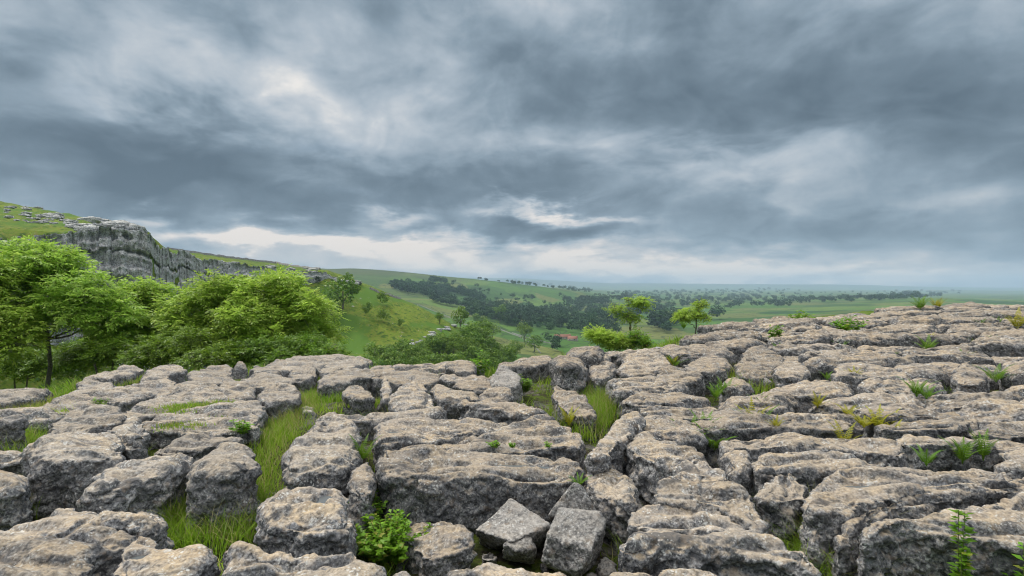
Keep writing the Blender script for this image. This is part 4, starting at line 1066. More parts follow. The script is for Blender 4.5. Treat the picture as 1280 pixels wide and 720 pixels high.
herb(1000, 405, -.1, .5, .5, 320, .12, 'yellow green herb patch near the skyline of the right pavement', seed=17, stems=22)
# ------------------------------------------------------------------ trees
def tube(pts, rads, ns=7):
    pts = np.asarray(pts, float); n = len(pts)
    tan = unit(np.gradient(pts, axis=0))
    ref = np.array([0.31, 0.17, 0.93]); a = unit(np.cross(tan, ref)); b = np.cross(tan, a)
    th = np.linspace(0, 2 * math.pi, ns + 1)[:-1]
    V = pts[:, None, :] + np.asarray(rads)[:, None, None] * (a[:, None, :] * np.cos(th)[None, :, None] + b[:, None, :] * np.sin(th)[None, :, None])
    I = np.arange(n * ns).reshape(n, ns)
    Q = np.stack([I[:-1], np.roll(I[:-1], -1, 1), np.roll(I[1:], -1, 1), I[1:]], -1).reshape(-1, 4)
    return V.reshape(-1, 3), Q

def join(parts):
    V, Fs, o = [], [], 0
    for v, f in parts:
        V.append(v); Fs.append(np.asarray(f) + o); o += len(v)
    return np.concatenate(V), np.concatenate(Fs)

def big_tree(name, base, lobes, mat, label, cat, seed, trunks=1, nspray=5200, leaf=.16, spread=1.0, r0=.14, group=None):
    """lobes: world ellipsoids (cx,cy,cz, rx,ry,rz) that make up the crown; limbs reach into every clump"""
    rg = np.random.default_rng(seed); base = np.array(base, float)
    root = obj(name, None, loc=base, label=label, cat=cat, group=group)
    lob = np.array(lobes, float); lob[:, :3] -= base
    vol = lob[:, 3] * lob[:, 4] * lob[:, 5]; pr = vol ** 0.75; pr /= pr.sum()
    # clumps sit near the outside of the lobes
    clumps = []
    nc = 250
    while len(clumps) < nc:
        l = lob[rg.choice(len(lob), p=pr)]
        d = unit(rg.normal(size=3)); rad = (0.50 + 0.5 * rg.random()) if rg.random() < 0.8 else rg.random()
        if d[2] < -0.35 and rg.random() < 0.6: continue
        clumps.append(np.append(l[:3] + d * l[3:] * rad, (0.17 + 0.21 * rg.random()) * spread * min(1.3, l[3:].mean())))
    clumps = np.array(clumps)
    # limbs
    tubes = []
    forks = []
    for k in range(trunks):
        a = rg.random() * 6.28; h = float(np.percentile(clumps[:, 2], 22)) * (0.8 + 0.3 * rg.random())
        l0 = lob[k % len(lob)]
        tip = np.array([l0[0] * 0.45 + 0.2 * math.cos(a), l0[1] * 0.45 + 0.2 * math.sin(a), max(0.5, h)])
        st = np.array([(k - (trunks - 1) / 2) * r0 * 2.2, 0, -0.6])
        m_ = 9; f = np.linspace(0, 1, m_)[:, None]
        p = st + (tip - st) * np.concatenate([f ** 1.7, f ** 1.7, f], 1) + 0.05 * np.stack([perlin(np.stack([f[:, 0] * 3 + s_, f[:, 0] * 0 + seed, f[:, 0] * 0], 1)) for s_ in (1.3, 7.7, 4.1)], 1) * h
        tubes.append(tube(p, np.linspace(r0, r0 * 0.62, m_), 8)); forks.append((p, r0 * 0.62))
    nodes = []
    for li, l in enumerate(lob):
        # a main limb from the nearest trunk to the middle of each lobe
        p, rr_ = min(forks, key=lambda q: np.linalg.norm(q[0][-1] - l[:3]))
        s_ = p[-1 - int(rg.integers(0, 3))]
        mid = (s_ + l[:3]) / 2 + np.array([0, 0, -0.12 * np.linalg.norm(l[:3] - s_)]) + rg.normal(size=3) * 0.12
        f = np.linspace(0, 1, 10)[:, None]
        q = (1 - f) ** 2 * s_ + 2 * f * (1 - f) * mid + f ** 2 * l[:3]
        q += 0.10 * np.stack([perlin(np.stack([f[:, 0] * 4 + a_, f[:, 0] * 0 + li, f[:, 0] * 0 + seed], 1)) for a_ in (2.2, 9.1, 5.5)], 1)
        tubes.append(tube(q, np.linspace(rr_ * 0.8, rr_ * 0.28, 10), 6)); nodes += [(x, rr_ * (0.75 - 0.05 * i)) for i, x in enumerate(q[3:])]
    NP = np.array([x for x, _ in nodes])
    for c in clumps:
        j = int(np.argmin(np.linalg.norm(NP - c[:3], axis=1) + 0.4 * np.maximum(0, NP[:, 2] - c[2])))
        s_, rr_ = NP[j], nodes[j][1]
        mid = (s_ + c[:3]) / 2 + rg.normal(size=3) * 0.10 + np.array([0, 0, 0.08])
        f = np.linspace(0, 1, 6)[:, None]
        q = (1 - f) ** 2 * s_ + 2 * f * (1 - f) * mid + f ** 2 * c[:3]
        tubes.append(tube(q, np.linspace(min(0.03, rr_ * 0.4), 0.005, 6), 4))
    V, Q = join(tubes)
    obj('trunk', mesh_np('trunk', V, Q), M['bark'], root)
    # pinnate sprays: a drooping stalk with paired leaflets
    k = rg.choice(len(clumps), nspray, p=clumps[:, 3] ** 2 / np.sum(clumps[:, 3] ** 2))
    d = unit(rg.normal(size=(nspray, 3)) + np.array([0, 0, 0.25])); rd = rg.random(nspray) ** 0.45
    c = clumps[k, :3] + d * (clumps[k, 3] * rd)[:, None] * np.array([1.2, 1.2, 0.72])
    out = unit(d * np.array([1, 1, 0.25]) + rg.normal(size=d.shape) * 0.25 + np.array([0, 0, 0.08]))
    L = leaf * 2.1 * (0.7 + 0.6 * rg.random(nspray))
    up = unit(np.array([0, 0, 1.0]) + rg.normal(size=d.shape) * 0.35)
    sd = unit(np.cross(up, out)); nn = np.cross(out, sd)
    vs, fs = [], []
    for t_, sg in ((0.25, 1), (0.25, -1), (0.5, 1), (0.5, -1), (0.75, 1), (0.75, -1), (0.95, 0)):
        cc = c + out * (L * t_)[:, None] - nn * (L * 0.35 * t_ ** 2)[:, None]
        dd = unit(out * (0.55 if sg else 1) + sd * sg * 0.85 - nn * 0.25 + rg.normal(size=out.shape) * 0.12)
        s2 = unit(np.cross(nn, dd)); n2 = np.cross(dd, s2)
        ln = leaf * (0.7 + 0.5 * rg.random(nspray))
        vs.append(leaf_quads(cc, dd, s2, n2, ln, ln * 0.40))
    V, Q = join(vs)
    obj('crown', mesh_np('crown', V, Q, smooth=False), M[mat], root)
    return root

def at(px, py, y): return ((px - 640) / F * y, y, CAMZ + y * (360 - py) / F)
def lobes_px(ls):
    """(px, py, depth, radius px wide, radius px high)"""
    return [(*at(px, py, y), rx / F * y, (rx + ry) / 2 / F * y, ry / F * y) for px, py, y, rx, ry in ls]
def ground_at(px, y, lift=0.0):
    x = (px - 640) / F * y
    return (x, y, gz(x, y) + lift)

G = 'leafy trees behind the left pavement'
big_tree('ash_tree', ground_at(60, 19), lobes_px([(40,345,19,62,42),(100,372,18.5,42,30),(10,395,18,52,36),(110,395,18.6,52,32),(50,322,19.5,42,24),(-20,340,19,50,45),(138,392,19,28,24)]), 'ash_leaf',
         'tall bright green tree at the far left with dark forked trunk visible under its crown', 'tree', 11, 1, 7200, .15, 1.0, .085, G)
big_tree('ash_tree', ground_at(-25, 17), lobes_px([(-30,400,17,60,40),(10,430,17,40,26),(-40,350,17.5,50,40)]), 'ash_leaf', 'leafy tree cut by the left edge of the view', 'tree', 12, 1, 3200, .15, 1.0, .12, G)
big_tree('ash_tree', ground_at(178, 21), lobes_px([(180,378,21,32,26),(165,412,20.5,40,28),(205,410,21,30,26),(188,440,20.5,30,16)]), 'ash_leaf', 'smaller green tree in the dip between the two large leafy trees', 'tree', 13, 1, 3800, .16, 1.0, .10, G)
big_tree('ash_tree', ground_at(300, 20), lobes_px([(250,395,20,42,38),(285,372,20,46,30),(335,368,20.3,46,28),(385,392,20,40,34),(320,410,19.6,62,34),(240,425,19.6,32,22),(395,425,19.6,34,22),(355,355,20.6,36,18)]), 'ash_leaf',
         'widest bright green tree spreading below the cliff', 'tree', 14, 2, 8200, .155, 1.0, .10, G)
big_tree('hawthorn_bush', ground_at(130, 18), lobes_px([(110,445,20,32,16),(140,440,18,30,18),(165,452,17,22,12)]), 'hedge_leaf', 'dark undergrowth bush under the left trees behind the turf strip', 'bush', 15, 2, 2600, .10, .8, .05, G)
big_tree('hawthorn_bush', ground_at(225, 17), lobes_px([(200,440,17.5,34,22),(240,436,17.5,30,24),(262,450,16.5,36,14),(288,444,17,28,18)]), 'hedge_leaf', 'dark bush behind the low flat ledges at the pavement edge', 'bush', 16, 2, 3000, .10, .8, .05, G)
big_tree('hawthorn_bush', ground_at(350, 16.5), lobes_px([(318,442,17.5,34,20),(350,450,16.5,30,12),(378,438,17.5,34,22),(410,444,16.5,24,16)]), 'hedge_leaf', 'dark bush at the foot of the widest green tree', 'bush', 17, 2, 3000, .10, .8, .05, G)
big_tree('hawthorn_bush', ground_at(20, 24), lobes_px([(0,452,24,44,28),(50,456,24,44,24),(95,450,24,34,24)]), 'hedge_leaf', 'undergrowth bush at the left edge above the dark layered ledge', 'bush', 18, 2, 3600, .13, .8, .05, G)
# small trees standing up at the edge, right of centre
G2 = 'small trees at the pavement edge'
big_tree('rowan_tree', ground_at(789, 19.5), lobes_px([(772,388,19.5,13,9),(802,381,19.5,12,12),(788,398,19.4,14,8),(785,378,19.5,8,9)]), 'ash_leaf', 'slender small tree with a split airy crown on the edge right of centre', 'tree', 21, 1, 560, .085, .6, .03, G2)
big_tree('rowan_tree', ground_at(868, 24), lobes_px([(862,394,24,14,10),(876,384,24,8,11),(853,398,24,9,8),(880,398,24,8,8)]), 'ash_leaf', 'small bright green tree right of the slender tree behind the ledges', 'tree', 22, 1, 640, .10, .65, .045, G2)
big_tree('ash_sapling', ground_at(760, 16.5), lobes_px([(748,420,16.5,16,9),(765,427,16.4,18,9),(740,414,16.6,9,6),(780,430,16.4,14,7)]), 'ash_leaf', 'low bright green bush behind the rounded boulders at the centre', 'bush', 23, 2, 1300, .085, .8, .03, G2)
big_tree('ash_sapling', ground_at(795, 16.5), lobes_px([(795,425,16.5,12,12),(806,430,16.5,9,8)]), 'herb', 'thin yellowish sapling bush at the foot of the slender tree', 'bush', 24, 2, 420, .075, .8, .025, G2)

# ---- shared small crowns for the middle distance and the valley
def crown_mesh(seed, n, q, conifer=False):
    rg = np.random.default_rng(seed)
    k = int(8 + rg.integers(0, 6)); cl = []
    for _ in range(k):
        d = unit(rg.normal(size=3)); z = 0.62 + 0.26 * d[2]
        cl.append([d[0] * 0.26, d[1] * 0.26, z, 0.13 + 0.10 * rg.random()])
    cl = np.array(cl)
    j = rg.integers(0, k, n); d = unit(rg.normal(size=(n, 3)))
    c = cl[j, :3] + d * (cl[j, 3] * (0.75 + 0.3 * rg.random(n)))[:, None]
    if conifer:
        h = rg.random(n) ** 1.4; a = rg.random(n) * 6.283; r_ = 0.24 * (1 - h) * (0.7 + 0.35 * rg.random(n))
        c = np.stack([np.cos(a) * r_, np.sin(a) * r_, 0.12 + 0.88 * h], 1); d = unit(np.stack([np.cos(a), np.sin(a), a * 0 + 0.5], 1))
    nrm = unit(d + rg.normal(size=d.shape) * 0.45 + np.array([0, 0, 0.3])); a_ = unit(np.cross(nrm, rg.normal(size=d.shape))); b_ = np.cross(nrm, a_)
    s = q * (0.6 + 0.8 * rg.random(n))[:, None]
    V = np.stack([c - a_ * s, c - b_ * s * 0.7, c + a_ * s, c + b_ * s * 0.7], 1).reshape(-1, 3)
    return mesh_np('crown', V, (np.arange(n) * 4)[:, None] + np.array([0, 1, 2, 3]), smooth=False)
def trunk_mesh(seed):
    rg = np.random.default_rng(seed)
    parts = [tube([(0, 0, -0.12), (0.01, 0, 0.12), (0.02, 0.01, 0.3), (0.0, 0.0, 0.62)], [0.03, 0.026, 0.02, 0.008], 6)]
    for _ in range(4):
        a = rg.random() * 6.28
        parts.append(tube([(0.015, 0, 0.26), (0.10 * math.cos(a), 0.10 * math.sin(a), 0.42), (0.2 * math.cos(a), 0.2 * math.sin(a), 0.62)], [0.016, 0.011, 0.004], 5))
    return mesh_np('trunk', *join(parts))
MIDC = [crown_mesh(300 + i, 1100, 0.030) for i in range(6)]
FARC = [crown_mesh(330 + i, 240, 0.062) for i in range(6)]
CONC = [crown_mesh(360 + i, 220, 0.05, True) for i in range(3)]
TRK = [trunk_mesh(i) for i in range(3)]
for c_ in MIDC: c_.materials.append(M['hedge_leaf'])
for c_ in FARC + CONC: c_.materials.append(M['far_leaf'])
for c_ in TRK: c_.materials.append(M['bark'])
rt = np.random.default_rng(404)
def plant(x, y, z, h, wide, kinds, label, group, name='broadleaf_tree', trunk=True, cat='tree'):
    root = obj(name, None, loc=(x, y, z), label=label, cat=cat, group=group)
    cme = kinds[int(rt.integers(0, len(kinds)))]
    o = obj('crown', cme, None, root); o.scale = (h * wide, h * wide, h); o.rotation_euler = (0, 0, rt.random() * 6.28)
    if trunk:
        t_ = obj('trunk', TRK[int(rt.integers(0, 3))], None, root); t_.scale = (h, h, h)
    return root
def plant_px(px, py, hpx, wide, kinds, label, group, ymin=60.0, **kw):
    p = hit(px, py, ymin)
    if p is None: return None
    return plant(p[0], p[1], p[2] - 0.02 * hpx, hpx / F * p[1], wide, kinds, label, group, **kw)

# singles on and under the green spur
for px, py, hp, wd, lab in [
  (668,440,22,1.3,'broad dark tree in the lower fields right of the lone round tree'),
  (625,402,22,1.2,'dark tree at the left end of the village trees'),
  (600,408,18,1.3,'round tree beyond the lower end of the spur wall'),
  (428,388,46,1.15,'large dark tree at the top of the green spur beside the crag'),
  (436,352,13,1.0,'small wind bent tree on the tip of the crag'),
  (479,383,20,1.0,'dark round bush tree alone on the green spur'),
  (480,404,22,1.0,'lighter green bush low on the green spur'),
  (459,395,20,.8,'thin grey green shrub on the middle of the spur'),
  (501,410,14,1.0,'small dark shrub on the lower right of the spur'),
  (417,398,24,1.2,'dense tree at the left foot of the spur top'),
  (575,412,30,.9,'upright dark tree at the lower end of the drystone wall'),
  (615,424,26,1.2,'round tree by the wall below the spur'),
  (655,428,26,1.15,'round dark tree standing alone in the lower fields'),
  (645,446,22,1.3,'dark rounded tree at the bottom of the valley beside the grey wedge'),
  (637,453,18,1.3,'low tree clump just above the pavement skyline left of the grey wedge'),
  (549,405,16,.9,'small tree on the rocky rim of the spur')]:
    plant_px(px, py, hp, wd, MIDC, lab, 'trees of the green spur', 190.0, trunk=('bush' not in lab and 'shrub' not in lab))
# the wood at the foot of the spur
band = [(475,462),(500,455),(530,452),(560,450),(590,446),(620,448)]
for k in range(95):
    px = 462 + 175 * rt.random(); top_lim = np.interp(px, [455, 490, 520, 560, 600, 640], [456, 450, 444, 436, 426, 442])
    py = top_lim + (476 - top_lim) * rt.random()
    plant_px(px, py, 19 + 13 * rt.random(), 1.0 + 0.4 * rt.random(), MIDC, 'rounded tree of the dense mixed wood at the foot of the green spur', 'wood at the foot of the spur', 150.0)
# valley trees in belts: (px0,py0,px1,py1,count,height px,jitter py)
LBL = {
 'floor': ('dark round tree in the wooded village belt on the valley floor', 'trees of the village belt'),
 'hill': ('small dark tree dotted on the far left hillside fields', 'trees on the far left hillside'),
 'ridge': ('tiny tree in the line along the far hill ridge', 'tree line on the far ridge'),
 'right': ('dark round tree in the hedgerows of the right hand valley fields', 'hedgerow trees of the right fields'),
}
for key, px0, py0, px1, py1, n, hp, jy in [
  ('floor',590,398,690,402,22,12,6),('floor',640,408,760,412,34,14,8),('floor',690,402,800,398,22,12,6),('floor',590,388,640,394,10,9,4),('floor',680,424,700,440,5,15,5),
  ('right',815,412,840,410,9,20,4),('right',830,415,860,404,5,14,4),('right',890,400,902,398,3,14,2),
  ('hill',590,362,640,378,10,5,6),('hill',640,372,690,385,12,6,5),('hill',560,350,600,372,6,4,6),('hill',700,372,720,382,8,8,4),
  ('ridge',590,350,740,365,20,4.5,1.5),]:
    lab, grp = LBL[key]
    for k in range(n):
        f = rt.random()
        plant_px(px0 + (px1 - px0) * f, py0 + (py1 - py0) * f + jy * (rt.random() - 0.5) * 1.6, hp * (0.7 + 0.6 * rt.random()), 1.0 + 0.5 * rt.random(), FARC, lab, grp, 500.0, trunk=False)

# far woods that read as one dark mass
def wood(label, cat, spots, kinds, ymin):
    parts = []
    for px0, py0, px1, py1, n, hp, jy in spots:
        for k in range(n):
            f = rt.random()
            p = hit(px0 + (px1 - px0) * f, py0 + (py1 - py0) * f + jy * (rt.random() - 0.5) * 2, ymin)
            if p is None: continue
            h = hp * (0.7 + 0.6 * rt.random()) / F * p[1]
            me = kinds[int(rt.integers(0, len(kinds)))]
            v = np.empty(len(me.vertices) * 3, np.float32); me.vertices.foreach_get('co', v); v = v.reshape(-1, 3)
            w_ = h * (1.0 + 0.4 * rt.random())
            parts.append((v * np.array([w_, w_, h]) + np.array([p[0], p[1], p[2] - 0.05 * h]), (np.arange(len(v) // 4) * 4)[:, None] + np.array([0, 1, 2, 3])))
    V, Q = join(parts)
    obj('forest', mesh_np('forest', V, Q, smooth=False), M['far_leaf'], kind='stuff', label=label, cat=cat)
wood('dark plantation across the far left hillside', 'forest', [(490,358,575,366,110,8,3),(575,366,605,378,40,8,3),(538,352,558,354,26,6,2),(495,362,560,372,70,8,3)], FARC, 700.0)
wood('dark woods along the valley bottom beyond the village', 'forest', [(540,375,600,388,50,10,3),(580,392,690,398,34,12,8),(640,402,770,408,60,13,11),(690,398,800,396,40,11,10),(815,408,850,402,26,13,5),(590,396,640,404,30,14,4),(720,380,760,378,30,8,3),(720,384,790,374,30,7,3),(600,385,700,396,40,9,5),(690,392,800,390,50,9,5),(760,396,830,392,40,9,4)], FARC, 700.0)
wood('blue distant hedges and woods of the lowland', 'forest', [(760,368,1000,364,90,3.6,2),(815,385,900,380,30,7,3),(900,384,1000,380,34,7,3),(1000,378,1060,376,24,7,2),(1060,377,1150,372,40,7,2),(1090,374,1180,371,40,5,1.5),(850,378,1000,374,50,5,2),(630,352,740,366,60,4,1.5),(800,376,960,372,80,4.5,2),(900,370,1200,366,70,3,2),(980,376,1160,372,60,4,2),(740,372,900,368,60,3.5,2)], FARC, 1500.0)
wood('scrub trees on the ledges of the cliff', 'bushes', [(255,338,262,345,5,9,2),(285,345,300,345,4,8,3),(60,300,80,312,12,8,4),(345,345,400,352,14,8,4)], MIDC, 120.0)

# ------------------------------------------------------------------ walls, farm and outcrops
def stone_wall(pts, hgt, thick, label, ymin=180.0):
    P = []
    for i in range(len(pts) - 1):
        a = hit(*pts[i], ymin); b = hit(*pts[i + 1], ymin)
        if a is None or b is None: continue
        for f in np.linspace(0, 1, 14)[: (14 if i == len(pts) - 2 else 13)]:
            x, y = a[0] + (b[0] - a[0]) * f, a[1] + (b[1] - a[1]) * f
            P.append((x, y, gz(x, y)))
    P = np.array(P); tg = unit(np.gradient(P[:, :2], axis=0)); nn = np.stack([-tg[:, 1], tg[:, 0]], 1)
    jag = 0.12 * hgt * rt.normal(size=len(P))
    rows = []
    for sg, z_, w_ in ((-1, -0.8, 1), (-1, hgt, .6), (1, hgt, .6), (1, -0.8, 1)):
        rows.append(np.column_stack([P[:, :2] + nn * sg * thick * 0.5 * w_, P[:, 2] + z_ + (jag if z_ > 0 else 0)]))
    V = np.stack(rows, 1).reshape(-1, 3); k = (np.arange(len(P) - 1) * 4)[:, None]
    Q = np.concatenate([k + np.array([s, s + 1, s + 5, s + 4]) for s in range(3)])
    obj('drystone_wall', mesh_np('drystone_wall', V, Q, smooth=False), M['wall'], label=label, cat='wall', group='drystone walls')
stone_wall([(462,361),(478,368),(500,374),(522,381),(545,390),(562,397),(585,407),(600,416)], 1.2, .8, 'pale drystone wall running down the crest of the green spur')
stone_wall([(600,404),(625,412),(650,421),(668,432),(676,442)], 1.2, .8, 'drystone wall in the fields below the spur beside the round trees', 400.0)
stone_wall([(640,416),(665,424),(690,430)], 1.2, .8, 'upper field wall in the lower valley right of the spur', 400.0)
stone_wall([(560,379),(600,386),(640,389),(690,392),(716,393)], 1.3, 1.0, 'field wall crossing the valley below the plantation', 600.0)
stone_wall([(715,381),(760,378),(800,376)], 1.5, 1.5, 'far wall along the pale field beyond the village', 900.0)
stone_wall([(210,315),(260,319),(300,324),(345,329),(400,337)], 1.2, .8, 'moor wall along the skyline above the cliff', 280.0)

def house(px, py, y_hint, w, d, h, rot, roofm, label, name='farmhouse'):
    p = hit(px, py, y_hint)
    root = obj(name, None, loc=p, label=label, cat='building', group='buildings of the valley')
    root.rotation_euler = (0, 0, R(rot))
    def box(x0, x1, y0, y1, z0, z1):
        v = np.array([(x, y, z) for z in (z0, z1) for y in (y0, y1) for x in (x0, x1)])
        f = np.array([(0, 2, 3, 1), (4, 5, 7, 6), (0, 1, 5, 4), (2, 6, 7, 3), (0, 4, 6, 2), (1, 3, 7, 5)]); return v, f
    v, f = box(-w / 2, w / 2, -d / 2, d / 2, -1.5, h)
    g = np.array([(-w / 2, -d / 2, h), (-w / 2, d / 2, h), (-w / 2, 0, h + d * .42), (-w / 2, 0, h + d * .42), (w / 2, -d / 2, h), (w / 2, 0, h + d * .42), (w / 2, d / 2, h), (w / 2, d / 2, h)])
    V, Q = join([(v, f), (g, np.array([(0, 1, 2, 3), (4, 5, 6, 7)]))])
    obj('wall', mesh_np('wall', V, Q, smooth=False), M['housewall'], root)
    e = 0.35; rt_ = d * .42
    rv = []
    for sg in (-1, 1):
        rv.append((np.array([(-w/2-e, sg*(d/2+e), h-.15), (w/2+e, sg*(d/2+e), h-.15), (w/2+e, 0, h+rt_+.15), (-w/2-e, 0, h+rt_+.15),
                             (-w/2-e, sg*(d/2+e), h-.3), (w/2+e, sg*(d/2+e), h-.3), (w/2+e, 0, h+rt_+.02), (-w/2-e, 0, h+rt_+.02)]), np.array([(0, 1, 2, 3), (4, 7, 6, 5), (0, 4, 5, 1), (1, 5, 6, 2), (0, 3, 7, 4)])))
    rf = obj('roof', mesh_np('roof', *join(rv), smooth=False), M[roofm], root)
    obj('chimney', mesh_np('chimney', *box(w/2-1.4, w/2-.5, -.45, .45, h+rt_-.5, h+rt_+1.2), smooth=False), M['housewall'], rf)
    for k in range(max(2, int(w // 5))):
        xx = -w / 2 + (k + .5) * w / max(2, int(w // 5))
        obj('window', mesh_np('window', *box(xx-.55, xx+.55, -d/2-.06, -d/2+.04, h*.45, h*.8), smooth=False), M['pane'], root)
house(703, 424, 600, 26, 9, 3.6, 12, 'redroof', 'long low farm building with a red roof among the valley trees', 'barn')
house(716, 426, 600, 14, 8, 3.6, -20, 'redroof', 'shorter red roofed farm building at the right end of the long one', 'barn')
house(664, 398, 700, 11, 8, 5.5, 10, 'slateroof', 'grey stone house with slate roof in the village trees')
house(671, 399, 700, 9, 7, 5, -15, 'slateroof', 'smaller slate roofed house right of the grey stone house')
house(730, 408, 700, 12, 8, 5.5, 25, 'slateroof', 'slate roofed house near the right end of the village')
house(890, 391, 900, 16, 8, 5, 5, 'slateroof', 'grey farmstead in the fields behind the small right tree')

# pale outcrops on the hill above the cliff
def outcrop_mesh(seed):
    bm = bmesh.new(); bmesh.ops.create_cube(bm, size=2.0)
    bmesh.ops.subdivide_edges(bm, edges=bm.edges, cuts=9, use_grid_fill=True)
    n = len(bm.verts); c = np.array([v.co[:] for v in bm.verts], dtype=np.float32)
    l4 = (np.abs(c) ** 5).sum(1) ** 0.2
    c = c / l4[:, None] * np.array([1, .7, .45])
    nn = unit(c)
    c += nn * (0.22 * fbm(c * 1.6 + seed * 3.1, 4, .6) + 0.10 * fbm(c * np.array([1, 1, 6]) + seed, 2))[:, None]
    for v, q_ in zip(bm.verts, c): v.co = q_
    me = bpy.data.meshes.new('outcrop'); bm.to_mesh(me); bm.free()
    for p in me.polygons: p.use_smooth = True
    me.materials.append(M['cliff']); return me
OC = [outcrop_mesh(i) for i in range(5)]
ro = np.random.default_rng(55)
spots = []
for k in range(46):
    q_ = ro.random(); spots.append((175 * q_, 256 + 34 * q_ + 14 * ro.random() * (1 - 0.6 * q_) + 4, 0.5 + 0.9 * ro.random()))
for (x0, y0, x1, y1, n, s) in [(2,258,60,262,10,1.0),(60,268,115,290,16,1.6),(115,276,172,288,20,2.4),(0,305,60,312,12,1.6),(60,312,110,300,8,1.6),(100,286,150,290,12,1.8),(270,327,300,331,8,1.4),(330,333,400,340,14,1.4),(512,430,572,404,22,1.1),(420,352,441,356,10,2.2)]:
    for k in range(n):
        f = ro.random(); spots.append((x0 + (x1 - x0) * f + ro.normal() * 2, y0 + (y1 - y0) * f + ro.normal() * 1.5, s * (0.5 + ro.random())))
for k, (px, py, s) in enumerate(spots):
    p = hit(px, py, 120.0)
    if p is None or p[1] > 420: continue
    o = obj('rock_outcrop', OC[k % 5], None, loc=(p[0], p[1], p[2] + 0.1 * s), label='pale rock outcrop on the grassy hill above the cliff' if px < 415 else 'grey rock outcrop along the rim of the green spur', cat='rock', group='outcrops above the cliff' if px < 415 else 'outcrops of the spur rim')
    o.scale = (s * 1.3, s, s * 0.8); o.rotation_euler = (0, 0, ro.random() * 1.0 - 0.5)
# ------------------------------------------------------------------ words for the small slabs: which one, by the named things near it
_CUT = [' in the ', ' in ', ' with ', ' behind ', ' below ', ' under ', ' left of ', ' right of ', ' beside ', ' above ', ' cut by ', ' at the ', ' on the ', ' along ', ' from ', ' of the ', ' before ', ' leaning on ', ' standing ', ' lying ', ' between ', ' resting ', ' sloping ', ' squeezed ', ' rising ', ' against ', ' overhanging ', ' sprawling ', ' wedged ', ' just ', ' beyond ', ' split by ', ' upright in ', ', ']
def handle(l):
    i = min([l.find(c) for c in _CUT if l.find(c) > 0] or [len(l)])
    return l[:i]
anch = []
for o in list(col.objects):
    if o.get('label') and o.get('category') in ('rock', 'fern', 'plant', 'tree', 'bush') and not o.parent and 'outcrop' not in o.name and o.location.y < 32 and o.get('label') != 'fern':
        anch.append((o, handle(o['label'])))
from collections import Counter
_cnt = Counter(h for _, h in anch)
anch = [(o, h) for o, h in anch if _cnt[h] == 1 and 2 <= len(h.split()) <= 8]
def pxy(o): return (640 + F * o.location.x / o.location.y, 360 + F * (CAMZ - float(S(o.location.x, o.location.y))) / o.location.y)
AP = [(pxy(o), h) for o, h in anch]
buckets = {}
for o in FILL:
    x, y = pxy(o)
    best = min(range(len(AP)), key=lambda i: math.hypot(AP[i][0][0] - x, 2.2 * (AP[i][0][1] - y)))
    (ax, ay), h = AP[best]
    if abs(x - ax) > 2.2 * abs(y - ay): d_ = 'right of' if x > ax else 'left of'
    else: d_ = 'beyond' if y < ay else 'in front of'
    buckets.setdefault((h, d_), []).append((math.hypot(x - ax, y - ay), o))
ORD = ['', 'second ', 'third ', 'fourth ', 'fifth ', 'sixth ', 'seventh ', 'eighth ', 'ninth ', 'tenth ', 'eleventh ', 'twelfth ']
for (h, d_), lst in buckets.items():
    lst.sort(key=lambda q: q[0])
    for k, (_, o) in enumerate([q for q in lst if q[1]['category'] == 'fern']):
        o['label'] = '%s fern %s the %s' % (['nearest', 'second', 'third', 'fourth', 'fifth', 'sixth'][min(k, 5)], d_, h)
    lst = [q for q in lst if q[1]['category'] != 'fern']
    for k, (_, o) in enumerate(lst):
        sz = max(o.dimensions[0], o.dimensions[1])
        what = 'long ledge' if sz > 2.6 else 'broad slab' if sz > 1.5 else 'small slab'
        o['label'] = '%s%s of limestone %s the %s' % (ORD[min(k, 11)], what, d_, h) if k else 'nearest %s of limestone %s the %s' % (what, d_, h)
for o in FILL:
    if len(o['label'].split()) > 16: o['label'] = o['label'].replace(' of limestone', '')
for o in FILL:
    if len(o['label'].split()) > 16: o['label'] = ' '.join(o['label'].split()[:16])
V_MIN = Z.min(); V_MAX = Z.max(); HAZE = 9.5e-5; EXPO = 1.0
# ------------------------------------------------------------------ sky, sun, air, camera
SUN_EL, SUN_AZ = R(52), R(-55)       # sun to the left and a little ahead, behind thin cloud
w = bpy.data.worlds.new('World'); scene.world = w; w.use_nodes = True
nt = w.node_tree; nt.nodes.clear(); t = NT(nt)
sky = t.n('ShaderNodeTexSky'); sky.sky_type = 'NISHITA'; sky.sun_disc = False
sky.sun_elevation = SUN_EL; sky.sun_rotation = SUN_AZ; sky.altitude = 400
tc = t.n('ShaderNodeTexCoord'); D = tc.outputs['Generated']
s3 = t.n('ShaderNodeSeparateXYZ'); t.link(D, s3.inputs[0])
X, Y, Zz = s3.outputs
el = t.math('MAXIMUM', Zz, 0.0)
